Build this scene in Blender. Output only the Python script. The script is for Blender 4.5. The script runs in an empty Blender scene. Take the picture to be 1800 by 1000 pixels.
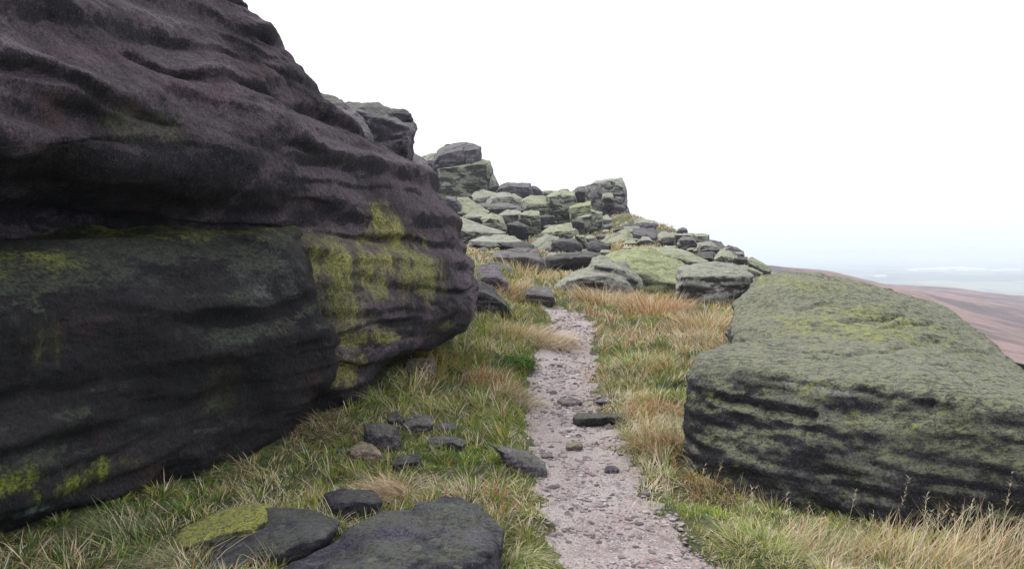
import bpy, bmesh, math, random
import numpy as np
from mathutils import Vector
from mathutils.bvhtree import BVHTree

R = math.radians
sc = bpy.context.scene
col = sc.collection

# ------------------------------------------------------------------ camera
F = 1400.0                       # focal length in pixels of the 1800 x 1000 photograph
EYE = 1.6
HOR = 440.0                      # row of the true horizon
PITCH = math.atan((500 - HOR) / F)
cam_d = bpy.data.cameras.new('camera')
cam = bpy.data.objects.new('camera', cam_d)
col.objects.link(cam)
cam.location = (0, 0, EYE)
cam.rotation_euler = (R(90) - PITCH, 0, 0)
cam_d.sensor_width = 36
cam_d.lens = 36 * F / 1800
cam_d.clip_start = 0.05
cam_d.clip_end = 60000
sc.camera = cam

# ------------------------------------------------------------------ world, sun, exposure
SUN_EL, SUN_ROT = 50.0, -48.0
world = bpy.data.worlds.new('World')
sc.world = world
world.use_nodes = True
wt = world.node_tree
wt.nodes.clear()
w_out = wt.nodes.new('ShaderNodeOutputWorld')
w_bg = wt.nodes.new('ShaderNodeBackground')
w_sky = wt.nodes.new('ShaderNodeTexSky')
w_sky.sky_type = 'NISHITA'
w_sky.sun_disc = False
w_sky.sun_elevation = R(SUN_EL)
w_sky.sun_rotation = R(SUN_ROT)
w_sky.dust_density = 4.0
w_tc = wt.nodes.new('ShaderNodeTexCoord')
w_sep = wt.nodes.new('ShaderNodeSeparateXYZ')
w_ramp = wt.nodes.new('ShaderNodeValToRGB')
w_scl = wt.nodes.new('ShaderNodeVectorMath'); w_scl.operation = 'SCALE'
w_scl.inputs['Scale'].default_value = 12.0
w_mix = wt.nodes.new('ShaderNodeMix'); w_mix.data_type = 'RGBA'
w_mix.inputs['Factor'].default_value = 0.88          # thick cloud hides nearly all of the blue sky
e = w_ramp.color_ramp.elements
e[0].position = 0.0; e[0].color = (0.50, 0.565, 0.63, 1)
e[1].position = 0.24; e[1].color = (0.78, 0.775, 0.80, 1)
wt.links.new(w_tc.outputs['Generated'], w_sep.inputs[0])
wt.links.new(w_sep.outputs['Z'], w_ramp.inputs[0])
wt.links.new(w_ramp.outputs[0], w_scl.inputs[0])
wt.links.new(w_sky.outputs[0], w_mix.inputs['A'])
wt.links.new(w_scl.outputs[0], w_mix.inputs['B'])
wt.links.new(w_mix.outputs['Result'], w_bg.inputs['Color'])
w_bg.inputs['Strength'].default_value = 0.1
wt.links.new(w_bg.outputs[0], w_out.inputs['Surface'])

sun_d = bpy.data.lights.new('sun', 'SUN')
sun_d.energy = 1.5
sun_d.angle = R(20)
sun_d.color = (1.0, 0.97, 0.93)
sun = bpy.data.objects.new('sun', sun_d)
col.objects.link(sun)
_dir = Vector((math.sin(R(SUN_ROT)) * math.cos(R(SUN_EL)), math.cos(R(SUN_ROT)) * math.cos(R(SUN_EL)), math.sin(R(SUN_EL))))
sun.rotation_euler = _dir.to_track_quat('Z', 'Y').to_euler()

sc.view_settings.view_transform = 'Standard'
sc.view_settings.look = 'None'
sc.view_settings.gamma = 1
sc.view_settings.use_curve_mapping = False
sc.view_settings.exposure = 0.78
sc.render.engine = 'CYCLES'
sc.cycles.max_bounces = 6
sc.cycles.diffuse_bounces = 3
sc.cycles.transmission_bounces = 3
sc.cycles.volume_bounces = 1
sc.cycles.use_denoising = True

# ------------------------------------------------------------------ helpers
CP, SP = math.cos(PITCH), math.sin(PITCH)


def at(px, py, d):
    """world point seen at photo pixel (px, py), d metres ahead of the camera"""
    a = (500 - py) / F
    k = d / (CP + a * SP)
    return ((px - 900) / F * k, d, EYE + k * (a * CP - SP))


_rs = np.random.RandomState(7)
_PERM = _rs.permutation(256)
_PERM = np.concatenate([_PERM, _PERM, _PERM])
_G = _rs.normal(size=(256, 3)); _G /= np.linalg.norm(_G, axis=1)[:, None]


def perlin(p):
    p = np.asarray(p, dtype=np.float64)
    i = np.floor(p).astype(np.int64)
    f = p - i
    i &= 255
    u = f * f * f * (f * (f * 6 - 15) + 10)
    out = 0
    for dx in (0, 1):
        wx = u[:, 0] if dx else 1 - u[:, 0]
        for dy in (0, 1):
            wy = u[:, 1] if dy else 1 - u[:, 1]
            for dz in (0, 1):
                wz = u[:, 2] if dz else 1 - u[:, 2]
                h = _PERM[_PERM[_PERM[i[:, 0] + dx] + i[:, 1] + dy] + i[:, 2] + dz]
                g = _G[h]
                dot = g[:, 0] * (f[:, 0] - dx) + g[:, 1] * (f[:, 1] - dy) + g[:, 2] * (f[:, 2] - dz)
                out = out + wx * wy * wz * dot
    return out * 1.6


def fbm(p, octaves=4, gain=0.5, lac=2.03):
    p = np.asarray(p, dtype=np.float64)
    a, s = 1.0, 0.0
    for k in range(octaves):
        s = s + a * perlin(p + 17.3 * k)
        p = p * lac
        a *= gain
    return s


def smooth(a, b, x):
    t = np.clip((x - a) / (b - a), 0, 1)
    return t * t * (3 - 2 * t)


def mesh_np(name, V, faces_flat, loop_tot, mat, smooth_shade=True, colour=None):
    V = np.asarray(V, dtype=np.float32)
    me = bpy.data.meshes.new(name)
    me.vertices.add(len(V))
    me.vertices.foreach_set('co', V.ravel())
    ff = np.asarray(faces_flat, dtype=np.int32)
    lt = np.asarray(loop_tot, dtype=np.int32)
    me.loops.add(len(ff))
    me.loops.foreach_set('vertex_index', ff)
    me.polygons.add(len(lt))
    ls = np.concatenate([[0], np.cumsum(lt)[:-1]]).astype(np.int32)
    me.polygons.foreach_set('loop_start', ls)
    me.polygons.foreach_set('loop_total', lt)
    me.polygons.foreach_set('use_smooth', np.full(len(lt), smooth_shade))
    me.update(calc_edges=True)
    me.validate()
    if colour is not None:
        ca = me.color_attributes.new('blade_colour', 'FLOAT_COLOR', 'POINT')
        c4 = np.ones((len(V), 4), dtype=np.float32)
        c4[:, :3] = colour
        ca.data.foreach_set('color', c4.ravel())
    me.materials.append(mat)
    ob = bpy.data.objects.new(name, me)
    col.objects.link(ob)
    return ob


def grid_faces(nr, nc, wrap=False):
    r = np.arange(nr - 1)[:, None]
    c = np.arange(nc if wrap else nc - 1)[None, :]
    c2 = (c + 1) % nc
    q = np.stack([r * nc + c, r * nc + c2, (r + 1) * nc + c2, (r + 1) * nc + c], -1).reshape(-1, 4)
    return q


def tag(o, label=None, cat=None, group=None, kind=None):
    if label: o['label'] = label
    if cat: o['category'] = cat
    if group: o['group'] = group
    if kind: o['kind'] = kind
    return o


def rebase(ob):
    """move the object's origin to the middle of its base"""
    me = ob.data
    n = len(me.vertices)
    co = np.empty(n * 3, dtype=np.float32)
    me.vertices.foreach_get('co', co)
    co = co.reshape(-1, 3)
    lo, hi = co.min(0), co.max(0)
    o = np.array([(lo[0] + hi[0]) / 2, (lo[1] + hi[1]) / 2, lo[2]], dtype=np.float32)
    me.vertices.foreach_set('co', (co - o).ravel())
    me.update()
    ob.location = o.tolist()
    return ob


# ------------------------------------------------------------------ materials
class NT:
    def __init__(self, name):
        self.m = bpy.data.materials.new(name)
        self.m.use_nodes = True
        self.t = self.m.node_tree
        self.b = self.t.nodes['Principled BSDF']
        self.out = self.t.nodes['Material Output']

    def n(self, typ, **kw):
        nd = self.t.nodes.new(typ)
        for k, v in kw.items():
            setattr(nd, k, v)
        return nd

    def l(self, a, b):
        self.t.links.new(a, b)

    def noise(self, vec, scale, detail=5, rough=0.6, dist=0.0):
        nd = self.n('ShaderNodeTexNoise')
        nd.inputs['Scale'].default_value = scale
        nd.inputs['Detail'].default_value = detail
        nd.inputs['Roughness'].default_value = rough
        nd.inputs['Distortion'].default_value = dist
        if vec is not None: self.l(vec, nd.inputs['Vector'])
        return nd.outputs['Fac']

    def stretch(self, vec, s):
        nd = self.n('ShaderNodeVectorMath', operation='MULTIPLY')
        self.l(vec, nd.inputs[0])
        nd.inputs[1].default_value = s
        return nd.outputs[0]

    def ramp(self, fac, a, b, va=0.0, vb=1.0):
        nd = self.n('ShaderNodeMapRange', interpolation_type='SMOOTHSTEP')
        self.l(fac, nd.inputs['Value'])
        nd.inputs['From Min'].default_value = a
        nd.inputs['From Max'].default_value = b
        nd.inputs['To Min'].default_value = va
        nd.inputs['To Max'].default_value = vb
        return nd.outputs['Result']

    def math(self, op, a, b=None):
        nd = self.n('ShaderNodeMath', operation=op)
        for k, v in ((0, a), (1, b)):
            if v is None: continue
            if isinstance(v, (int, float)): nd.inputs[k].default_value = v
            else: self.l(v, nd.inputs[k])
        return nd.outputs[0]

    def mix(self, fac, a, b, mode='MIX'):
        nd = self.n('ShaderNodeMix', data_type='RGBA', blend_type=mode)
        if isinstance(fac, (int, float)): nd.inputs['Factor'].default_value = fac
        else: self.l(fac, nd.inputs['Factor'])
        for key, v in (('A', a), ('B', b)):
            if isinstance(v, tuple): nd.inputs[key].default_value = (*v, 1)
            else: self.l(v, nd.inputs[key])
        return nd.outputs['Result']

    def bump(self, h, strength=0.5, dist=0.02, prev=None):
        nd = self.n('ShaderNodeBump')
        nd.inputs['Strength'].default_value = strength
        nd.inputs['Distance'].default_value = dist
        self.l(h, nd.inputs['Height'])
        if prev is not None: self.l(prev, nd.inputs['Normal'])
        return nd.outputs[0]


def rock_mat(name, base, base2, lichen, lich_amt, lichen2=(0.30, 0.32, 0.05), lich2_amt=0.3, dark=(0.02, 0.02, 0.024), dark_amt=0.4,
             up_bias=0.35, spots=(), rust=None, bump=0.5, fine=1.0, strata=5.0, grain=(0.3, 0.55, 1.0), crust=0.45, crust_col=(0.20, 0.22, 0.17), grains=0.35, dark_bias=0.0, mott=1.0, st_amt=0.55, dk_scale=2.6, gritty=1.0):
    """weathered gritstone: mottled base, strata bands, black algae and painted shade on steep faces, lichen favouring upward faces"""
    k = NT(name)
    tc = k.n('ShaderNodeTexCoord').outputs['Object']
    oi = k.n('ShaderNodeObjectInfo').outputs['Random']
    off = k.n('ShaderNodeVectorMath', operation='SCALE')
    off.inputs[0].default_value = (37.0, 19.0, 53.0)
    k.l(oi, off.inputs['Scale'])
    add = k.n('ShaderNodeVectorMath', operation='ADD')
    k.l(tc, add.inputs[0]); k.l(off.outputs[0], add.inputs[1])
    v = add.outputs[0]
    nz = k.n('ShaderNodeSeparateXYZ')
    k.l(k.n('ShaderNodeNewGeometry').outputs['Normal'], nz.inputs[0])
    up = nz.outputs['Z']
    big = k.noise(v, 1.1 * fine, 5, 0.6, 0.4)
    c = k.mix(k.ramp(big, 0.36, 0.64), base, base2)
    sv = k.stretch(v, grain)
    st = k.noise(sv, strata * fine, 6, 0.62, 0.6)
    c = k.mix(k.ramp(st, 0.50, 0.70, 0, st_amt), c, tuple(x * 1.7 for x in base2))
    if rust:
        c = k.mix(k.ramp(k.noise(v, 1.7, 4, 0.6), 0.56, 0.70, 0, 0.6), c, rust)
    med = k.noise(k.stretch(v, (0.25 + grain[0], 0.3 + grain[1], 1.1)), 15 * fine, 7, 0.72)
    c = k.mix(1.0, c, k.mix(k.ramp(med, 0.3, 0.72), tuple(1 - mott * q_ for q_ in (0.70, 0.70, 0.67)), tuple(1 + mott * q_ for q_ in (0.65, 0.62, 0.60))), 'MULTIPLY')
    g1_ = k.noise(v, 46 * fine, 4, 0.7)
    c = k.mix(1.0, c, k.mix(k.ramp(g1_, 0.32, 0.68), tuple(1 - gritty * q_ for q_ in (0.45, 0.45, 0.44)), tuple(1 + gritty * q_ for q_ in (0.55, 0.53, 0.52))), 'MULTIPLY')
    # black algae in streaks and bands, plus shade painted onto steep faces
    dk = k.math('ADD', k.noise(sv, dk_scale * fine, 10, 0.68, 0.3), k.ramp(up, -0.2, 0.75, 0.09 + dark_bias, -0.13))
    c = k.mix(k.math('MULTIPLY', k.ramp(dk, 0.50, 0.60), dark_amt), c, dark)
    # lichen
    spk = k.noise(k.stretch(v, (0.3 + grain[0], 0.3 + grain[1], 1.1)), 36 * fine, 5, 0.75)
    ln = k.math('ADD', k.noise(k.stretch(v, (grain[0] * 2, grain[1] * 1.5, 1.3)), 2.2 * fine, 9, 0.68, 0.3), k.ramp(up, -0.3, 0.9, -up_bias * 0.5, up_bias * 0.5))
    lm = k.math('MULTIPLY', k.ramp(ln, 0.60 - 0.28 * lich_amt, 0.74 - 0.28 * lich_amt), k.ramp(spk, 0.42, 0.57, 0.10, 1.0))
    c = k.mix(lm, c, lichen)
    l2 = k.math('MULTIPLY', k.ramp(k.noise(k.stretch(v, (1, 1, 1.6)), 3.1 * fine, 7, 0.7, 0.2), 0.63 - 0.16 * lich2_amt, 0.73 - 0.16 * lich2_amt), k.ramp(spk, 0.44, 0.58, 0.1, 1.0))
    c = k.mix(k.math('MULTIPLY', l2, min(1.0, max(0.0, lich2_amt * 1.6))), c, lichen2)
    # patches of colour that sit in one place on the rock: (centre, radii, colour, strength)
    for (cen, rad, colr, amt, streak) in spots:
        sub = k.n('ShaderNodeVectorMath', operation='SUBTRACT')
        k.l(tc, sub.inputs[0]); sub.inputs[1].default_value = cen
        dv = k.n('ShaderNodeVectorMath', operation='DIVIDE')
        k.l(sub.outputs[0], dv.inputs[0]); dv.inputs[1].default_value = rad
        ln_ = k.n('ShaderNodeVectorMath', operation='LENGTH')
        k.l(dv.outputs[0], ln_.inputs[0])
        wob = k.noise(k.stretch(v, streak), 3.2, 10, 0.78, 0.3)
        m = k.math('ADD', k.ramp(ln_.outputs['Value'], 0.0, 1.7, 0.16, -0.30), wob)
        m = k.math('MULTIPLY', k.ramp(m, 0.50, 0.68), k.ramp(spk, 0.36, 0.62, 0.12, 1.0))
        m = k.math('MULTIPLY', m, k.ramp(k.noise(k.stretch(v, (2.4, 2.4, 0.45)), 2.0, 6, 0.65), 0.40, 0.54, 0.2, 1.0))
        c = k.mix(k.math('MULTIPLY', m, amt), c, colr)
    # small round crusts of pale lichen
    vo = k.n('ShaderNodeTexVoronoi'); vo.inputs['Scale'].default_value = 9 * fine
    wv = k.n('ShaderNodeVectorMath', operation='ADD')
    nd = k.n('ShaderNodeTexNoise'); nd.inputs['Scale'].default_value = 30 * fine; k.l(v, nd.inputs['Vector'])
    sc_ = k.n('ShaderNodeVectorMath', operation='SCALE'); k.l(nd.outputs['Color'], sc_.inputs[0]); sc_.inputs['Scale'].default_value = 0.06 / fine
    k.l(v, wv.inputs[0]); k.l(sc_.outputs[0], wv.inputs[1]); k.l(wv.outputs[0], vo.inputs['Vector'])
    vc = k.n('ShaderNodeSeparateColor'); k.l(vo.outputs['Color'], vc.inputs[0])
    disc = k.math('MULTIPLY', k.ramp(k.math('SUBTRACT', k.math('MULTIPLY', vc.outputs[1], 0.42), vo.outputs['Distance']), 0.0, 0.08), k.ramp(vc.outputs[0], 0.72, 0.76))
    c = k.mix(k.math('MULTIPLY', disc, crust), c, crust_col)
    c = k.mix(k.ramp(k.noise(v, 70 * fine, 3, 0.6), 0.36, 0.46, 0.55, 0), c, (0.012, 0.012, 0.014))
    # pale grains
    gr = k.noise(v, 95 * fine, 2, 0.5)
    c = k.mix(k.ramp(gr, 0.60, 0.70, 0, grains), c, (0.30, 0.29, 0.30))
    k.l(c, k.b.inputs['Base Color'])
    k.b.inputs['Roughness'].default_value = 0.82
    k.b.inputs['Specular IOR Level'].default_value = 0.25
    b1 = k.bump(st, bump * 0.8, 0.05 / fine)
    b2 = k.bump(med, bump, 0.025 / fine, b1)
    b3 = k.bump(k.noise(v, 60 * fine, 4, 0.7), bump, 0.012 / fine, b2)
    k.l(k.bump(g1_, bump, 0.018 / fine, b3), k.b.inputs['Normal'])
    return k.m


def grass_mat(name):
    k = NT(name)
    at_ = k.n('ShaderNodeAttribute', attribute_name='blade_colour')
    k.l(at_.outputs['Color'], k.b.inputs['Base Color'])
    k.b.inputs['Roughness'].default_value = 0.6
    k.b.inputs['Specular IOR Level'].default_value = 0.2
    tr = k.n('ShaderNodeBsdfTranslucent')
    k.l(at_.outputs['Color'], tr.inputs['Color'])
    mx = k.n('ShaderNodeMixShader')
    mx.inputs[0].default_value = 0.25
    k.l(k.b.outputs[0], mx.inputs[1]); k.l(tr.outputs[0], mx.inputs[2])
    k.l(mx.outputs[0], k.out.inputs['Surface'])
    return k.m


M_GRASS = grass_mat('grass_blades')

# ------------------------------------------------------------------ terrain
_TD = np.array([[345, 68], [380, 54], [400, 45], [420, 37], [450, 28], [475, 23], [490, 20], [520, 16], [550, 13.2], [560, 12.8]], float)


def d_slope(py):
    return float(np.interp(py, _TD[:, 0], _TD[:, 1]))


PATH_ROWS = [  # photo row, depth, left and right edge of the path
    (1000, 4.0, 994, 1258), (930, 4.57, 982, 1200), (870, 5.25, 965, 1140), (820, 5.9, 946, 1108), (760, 7.05, 936, 1078), (700, 8.6, 934, 1042),
    (660, 9.7, 938, 1036), (620, 10.8, 948, 1042), (590, 11.8, 965, 1040), (565, 12.7, 977, 1038), (548, 13.4, 968, 1008), (540, 14.2, 955, 980)]
TP = [at((a + b) / 2, py, d) for py, d, a, b in PATH_ROWS]
for a in ((0, 950, 4.3), (300, 850, 5.5), (450, 800, 6.2), (640, 690, 7.8), (700, 750, 6.9), (760, 640, 9.0), (850, 600, 10.5), (900, 572, 12), (850, 548, 13),
          (1130, 900, 4.9), (1200, 815, 6), (1150, 700, 8.4), (1200, 640, 10), (1250, 580, 12), (1250, 532, 15), (1400, 915, 5.1), (1750, 980, 4.6), (1580, 950, 4.8), (1300, 880, 5.5),
          (1050, 522, 16), (820, 900, 4.9), (600, 930, 4.6)):
    TP.append(at(*a))
for py, pxs in ((490, (930, 1000, 1150, 1280)), (475, (900, 1000, 1120, 1240, 1335)), (450, (840, 940, 1050, 1180, 1290)), (420, (830, 930, 1040, 1150, 1240)),
                (400, (830, 930, 1050, 1160)), (380, (830, 950, 1040, 1100)), (345, (780, 850, 960, 1040))):
    for px in pxs:
        TP.append(at(px, py, d_slope(py)))
TP += [at(*a) for a in ((1112, 379, 53), (1135, 388, 49), (1160, 397, 45), (1185, 406, 42))]
TP += [(-3.2, 14, 2.3), (-6, 14, 3.0), (-9, 6, 1.6), (-3.2, 11, 1.3), (-8, 26, 3.6), (-4.2, 22, 2.2), (-5, 3, .1), (-12, 45, 4.2), (-9, 12, 2.8), (-14, 20, 4),
       (4.2, 10, .3), (6.5, 7, -.6), (8.5, 5, -1.7), (7.5, 12, -.9), (11, 12, -4), (9.5, 20, -1.3), (13, 20, -5), (10.5, 30, -.6), (14, 30, -5.5), (11, 45, -.5), (15, 45, -6),
       (10.5, 56, .5), (15, 60, -6), (0, 76, 4.8), (-12, 76, 5.2), (7, 76, 2.6), (12, 80, -5), (5.5, 3.5, -.2), (9, 0, -2.5), (0, 0, 0), (0, -4, 0), (4, -4, -.2), (-4, -4, .2), (10, -4, -4), (-10, -4, 1)]
TP = np.array(TP)
_n = len(TP)
_D = np.linalg.norm(TP[:, None, :2] - TP[None, :, :2], axis=2)
_S = 0.35
_A = np.zeros((_n + 3, _n + 3))
_A[:_n, :_n] = -np.sqrt(_D ** 2 + _S ** 2) - 0.04 * np.eye(_n)
_A[:_n, _n] = 1; _A[:_n, _n + 1:] = TP[:, :2]
_A[_n:, :_n] = _A[:_n, _n:].T
_W = np.linalg.solve(_A, np.concatenate([TP[:, 2], [0, 0, 0]]))

_py = np.array([at((a + b) / 2, y, d)[1] for y, d, a, b in PATH_ROWS])
_pl = np.array([at(a, y, d)[0] for y, d, a, b in PATH_ROWS])
_pr = np.array([at(b, y, d)[0] for y, d, a, b in PATH_ROWS])
_py = np.concatenate([[-4, 1.5, 3.0], _py]); _pl = np.concatenate([[.65, .36, .29], _pl]); _pr = np.concatenate([[1.9, 1.55, 1.28], _pr])


def path_edges(y):
    return np.interp(y, _py, _pl), np.interp(y, _py, _pr)


def path_dist(x, y):
    """signed distance in metres outside the path (negative inside)"""
    a, b = path_edges(y)
    end = np.maximum(0, y - _py[-1])
    return np.maximum(a - x, x - b) + end


def terrain(x, y, rough=True):
    x = np.asarray(x, float); y = np.asarray(y, float)
    shp = x.shape
    x = x.ravel(); y = y.ravel()
    z = np.empty_like(x)
    for i in range(0, len(x), 20000):
        s = slice(i, i + 20000)
        r = np.sqrt((x[s, None] - TP[None, :, 0]) ** 2 + (y[s, None] - TP[None, :, 1]) ** 2 + _S ** 2)
        z[s] = -r @ _W[:_n] + _W[_n] + x[s] * _W[_n + 1] + y[s] * _W[_n + 2]
    if rough:
        pd = path_dist(x, y)
        off = smooth(0.0, 0.35, pd)
        q = np.stack([x, y, 0 * x], 1)
        z = z + off * (0.06 * fbm(q * 1.3, 3) + 0.03 * fbm(q * 4.1 + 5, 2)) * np.clip(y / 8, 0.7, 3)
        z = z - (1 - smooth(0.10, 0.145, x / np.maximum(y, 1))) * (0.55 * smooth(17, 34, y) * smooth(80, 60, y) + 0.45 * smooth(34, 50, y) * smooth(80, 60, y))
        z = z - 0.045 * (1 - smooth(-0.06, 0.2, pd)) + 0.012 * (1 - off) * fbm(q * 2.2 + 9, 3)
    return z.reshape(shp)


def gp(px, py):
    """terrain point seen at a photo pixel"""
    d = np.exp(np.linspace(math.log(2.2), math.log(75), 500))
    a = (500 - py) / F
    k = d / (CP + a * SP)
    x = (px - 900) / F * k
    z = EYE + k * (a * CP - SP)
    t = terrain(x, d)
    hit = np.nonzero(z <= t)[0]
    i = hit[0] if len(hit) else int(np.argmin(z - t))
    return Vector((x[i], d[i], t[i]))


# ground material: peaty soil and moss with dead grass litter
k = NT('ground_soil')
tc = k.n('ShaderNodeTexCoord').outputs['Object']
g1 = k.noise(tc, 0.9, 6, 0.65)
c = k.mix(k.ramp(g1, 0.38, 0.62), (0.035, 0.060, 0.014), (0.10, 0.10, 0.04))
c = k.mix(k.ramp(k.noise(tc, 0.35, 5, 0.6), 0.56, 0.68), c, (0.19, 0.13, 0.07))
c = k.mix(1.0, c, k.mix(k.ramp(k.noise(tc, 22, 6, 0.75), 0.3, 0.7), (0.35, 0.35, 0.35), (1.5, 1.5, 1.5)), 'MULTIPLY')
k.l(c, k.b.inputs['Base Color'])
k.b.inputs['Roughness'].default_value = 0.95
k.l(k.bump(k.noise(tc, 18, 6, 0.75), 0.9, 0.04), k.b.inputs['Normal'])
M_GROUND = k.m

gy = np.concatenate([np.linspace(-6, 16, 330), 16 * np.exp(np.linspace(0, math.log(90 / 16), 130))[1:]])
gx0 = np.concatenate([np.linspace(-16, -3.5, 45)[:-1], np.linspace(-3.5, 5, 170), np.linspace(5, 20, 55)[1:]])
GX, GY = np.meshgrid(gx0, gy)
GXX = GX * (1 + 0.004 * np.maximum(GY - 16, 0))
GZ = terrain(GXX, GY)
ground = mesh_np('ground', np.stack([GXX, GY, GZ], -1).reshape(-1, 3), grid_faces(len(gy), len(gx0)).ravel(), np.full((len(gy) - 1) * (len(gx0) - 1), 4), M_GROUND)
tag(ground, kind='structure')

# path
k = NT('path_gravel')
tc = k.n('ShaderNodeTexCoord').outputs['Object']
c = k.mix(k.ramp(k.noise(tc, 1.6, 5, 0.6), 0.35, 0.65), (0.315, 0.262, 0.25), (0.385, 0.345, 0.335))
c = k.mix(k.ramp(k.noise(tc, 4.5, 6, 0.7), 0.52, 0.66), c, (0.19, 0.155, 0.155))
vo = k.n('ShaderNodeTexVoronoi'); vo.inputs['Scale'].default_value = 120; k.l(tc, vo.inputs['Vector'])
vs = k.n('ShaderNodeSeparateColor'); k.l(vo.outputs['Color'], vs.inputs[0])
c = k.mix(1.0, c, k.mix(vs.outputs[0], (0.72, 0.70, 0.70), (1.2, 1.2, 1.21)), 'MULTIPLY')
c = k.mix(k.ramp(vs.outputs[1], 0.965, 0.98), c, (0.50, 0.48, 0.48))
c = k.mix(k.ramp(vs.outputs[2], 0.90, 0.92), c, (0.13, 0.11, 0.115))
k.l(c, k.b.inputs['Base Color'])
k.b.inputs['Roughness'].default_value = 0.9
b1 = k.bump(vo.outputs['Distance'], 0.6, 0.012)
k.l(k.bump(k.noise(tc, 30, 5, 0.7), 0.6, 0.015, b1), k.b.inputs['Normal'])
ny, nx = 520, 40
yy = np.linspace(-4, 14.4, ny)
PL, PR = path_edges(yy)
q1 = np.stack([yy * 2.3, 0 * yy, 0 * yy], 1)
PL = PL + 0.10 * fbm(q1, 5, .6) - 0.08; PR = PR + 0.14 * fbm(q1 + 31, 5, .6) + 0.08
tt = np.linspace(0, 1, nx)
PX = PL[:, None] + (PR - PL)[:, None] * tt[None]
PY = np.repeat(yy[:, None], nx, 1)
PZ = terrain(PX, PY) + 0.012 - 0.05 * np.abs(2 * tt - 1)[None] ** 12
PZ += 0.006 * fbm(np.stack([PX.ravel() * 9, PY.ravel() * 9, 0 * PX.ravel()], 1), 3).reshape(PX.shape)
path = mesh_np('path', np.stack([PX, PY, PZ], -1).reshape(-1, 3), grid_faces(ny, nx).ravel(), np.full((ny - 1) * (nx - 1), 4), k.m)
tag(path, kind='structure')

# ------------------------------------------------------------------ far country: moor, valley
HAZE_TOP, VALLEY = 9.5, -100.0
k = NT('moor_heather')
tc = k.n('ShaderNodeTexCoord').outputs['Object']
c = k.mix(k.ramp(k.noise(k.stretch(tc, (1, 0.6, 1)), 0.022, 10, 0.72), 0.45, 0.55), (0.25, 0.165, 0.155), (0.105, 0.083, 0.095))
c = k.mix(k.ramp(k.noise(tc, 0.035, 6, 0.65), 0.55, 0.68), c, (0.26, 0.20, 0.15))
c = k.mix(k.ramp(k.noise(tc, 0.15, 8, 0.75), 0.45, 0.62, 0, 0.65), c, (0.075, 0.06, 0.045))
k.l(c, k.b.inputs['Base Color']); k.b.inputs['Roughness'].default_value = 0.95
k.l(k.bump(k.noise(tc, 0.8, 5, 0.7), 0.8, 0.5), k.b.inputs['Normal'])
# rows of the photo that the moor's surface passes through: (column, [(depth, row), ...])
mc = [(600, [(80, 620), (150, 560), (250, 520), (330, 560), (600, 540), (760, 545), (1100, 560)]),
      (1000, [(80, 600), (150, 540), (250, 478), (330, 520), (600, 505), (760, 510), (1100, 545)]),
      (1350, [(70, 600), (140, 530), (250, 461), (330, 505), (600, 497), (760, 500), (1100, 540)]),
      (1450, [(70, 600), (140, 535), (250, 470), (330, 510), (600, 498), (760, 501), (1100, 540)]),
      (1560, [(70, 600), (140, 545), (250, 497), (330, 513), (600, 500), (760, 502), (1100, 540)]),
      (1680, [(70, 615), (140, 565), (250, 530), (330, 525), (600, 508), (760, 507), (1100, 545)]),
      (1800, [(70, 640), (140, 590), (250, 555), (330, 542), (600, 522), (760, 520), (1100, 550)]),
      (2300, [(70, 760), (140, 690), (250, 630), (330, 600), (600, 570), (760, 560), (1100, 575)])]
dl = np.exp(np.linspace(math.log(26), math.log(1500), 150))
pc = np.linspace(600, 2300, 260)
rows = np.array([np.interp(np.log(dl), np.log([a[0] for a in L]), [a[1] for a in L]) for _, L in mc])      # column x depth
MY = np.stack([np.interp(pc, [m[0] for m in mc], rows[:, j]) for j in range(len(dl))])                    # depth x column
for _ in range(5):
    MY[1:-1] = (MY[:-2] + 2 * MY[1:-1] + MY[2:]) / 4
    MY[:, 1:-1] = (MY[:, :-2] + 2 * MY[:, 1:-1] + MY[:, 2:]) / 4
MD = np.repeat(dl[:, None], len(pc), 1)
MX = (pc[None] - 900) / F * MD
MZ = EYE + (HOR - MY) / F * MD
MZ -= smooth(900, 1500, MD) * 60
qq = np.stack([MX.ravel(), MD.ravel(), 0 * MX.ravel()], 1)
MZ += (fbm(qq * 0.02, 4).reshape(MX.shape) * np.minimum(MD * 0.004, 1.4))
moor = mesh_np('moor', np.stack([MX, MD, MZ], -1).reshape(-1, 3), grid_faces(len(dl), len(pc)).ravel(), np.full((len(dl) - 1) * (len(pc) - 1), 4), k.m)
tag(moor, kind='structure')

k = NT('valley_fields')
tc = k.n('ShaderNodeTexCoord').outputs['Object']
vv = k.stretch(tc, (1, 0.6, 1))
vo = k.n('ShaderNodeTexVoronoi'); vo.inputs['Scale'].default_value = 0.0055; k.l(vv, vo.inputs['Vector'])
vs = k.n('ShaderNodeSeparateColor'); k.l(vo.outputs['Color'], vs.inputs[0])
c = k.mix(vs.outputs[0], (0.10, 0.18, 0.09), (0.26, 0.27, 0.16))
c = k.mix(k.ramp(k.noise(tc, 0.0016, 5, 0.65), 0.48, 0.56), c, (0.03, 0.05, 0.03))
ve = k.n('ShaderNodeTexVoronoi', feature='DISTANCE_TO_EDGE'); ve.inputs['Scale'].default_value = 0.0055; k.l(vv, ve.inputs['Vector'])
c = k.mix(k.ramp(ve.outputs['Distance'], 0.03, 0.07, 1, 0), c, (0.03, 0.05, 0.03))
k.l(c, k.b.inputs['Base Color']); k.b.inputs['Roughness'].default_value = 0.95
vy = np.concatenate([np.linspace(-400, 1000, 20), np.exp(np.linspace(math.log(1050), math.log(12000), 120))])
vx = np.linspace(-6500, 9500, 170)
VX, VY = np.meshgrid(vx, vy)
q = np.stack([VX.ravel(), VY.ravel(), 0 * VX.ravel()], 1)
VZ = VALLEY + (fbm(q * 0.0007, 4).reshape(VX.shape)) * 9
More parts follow.
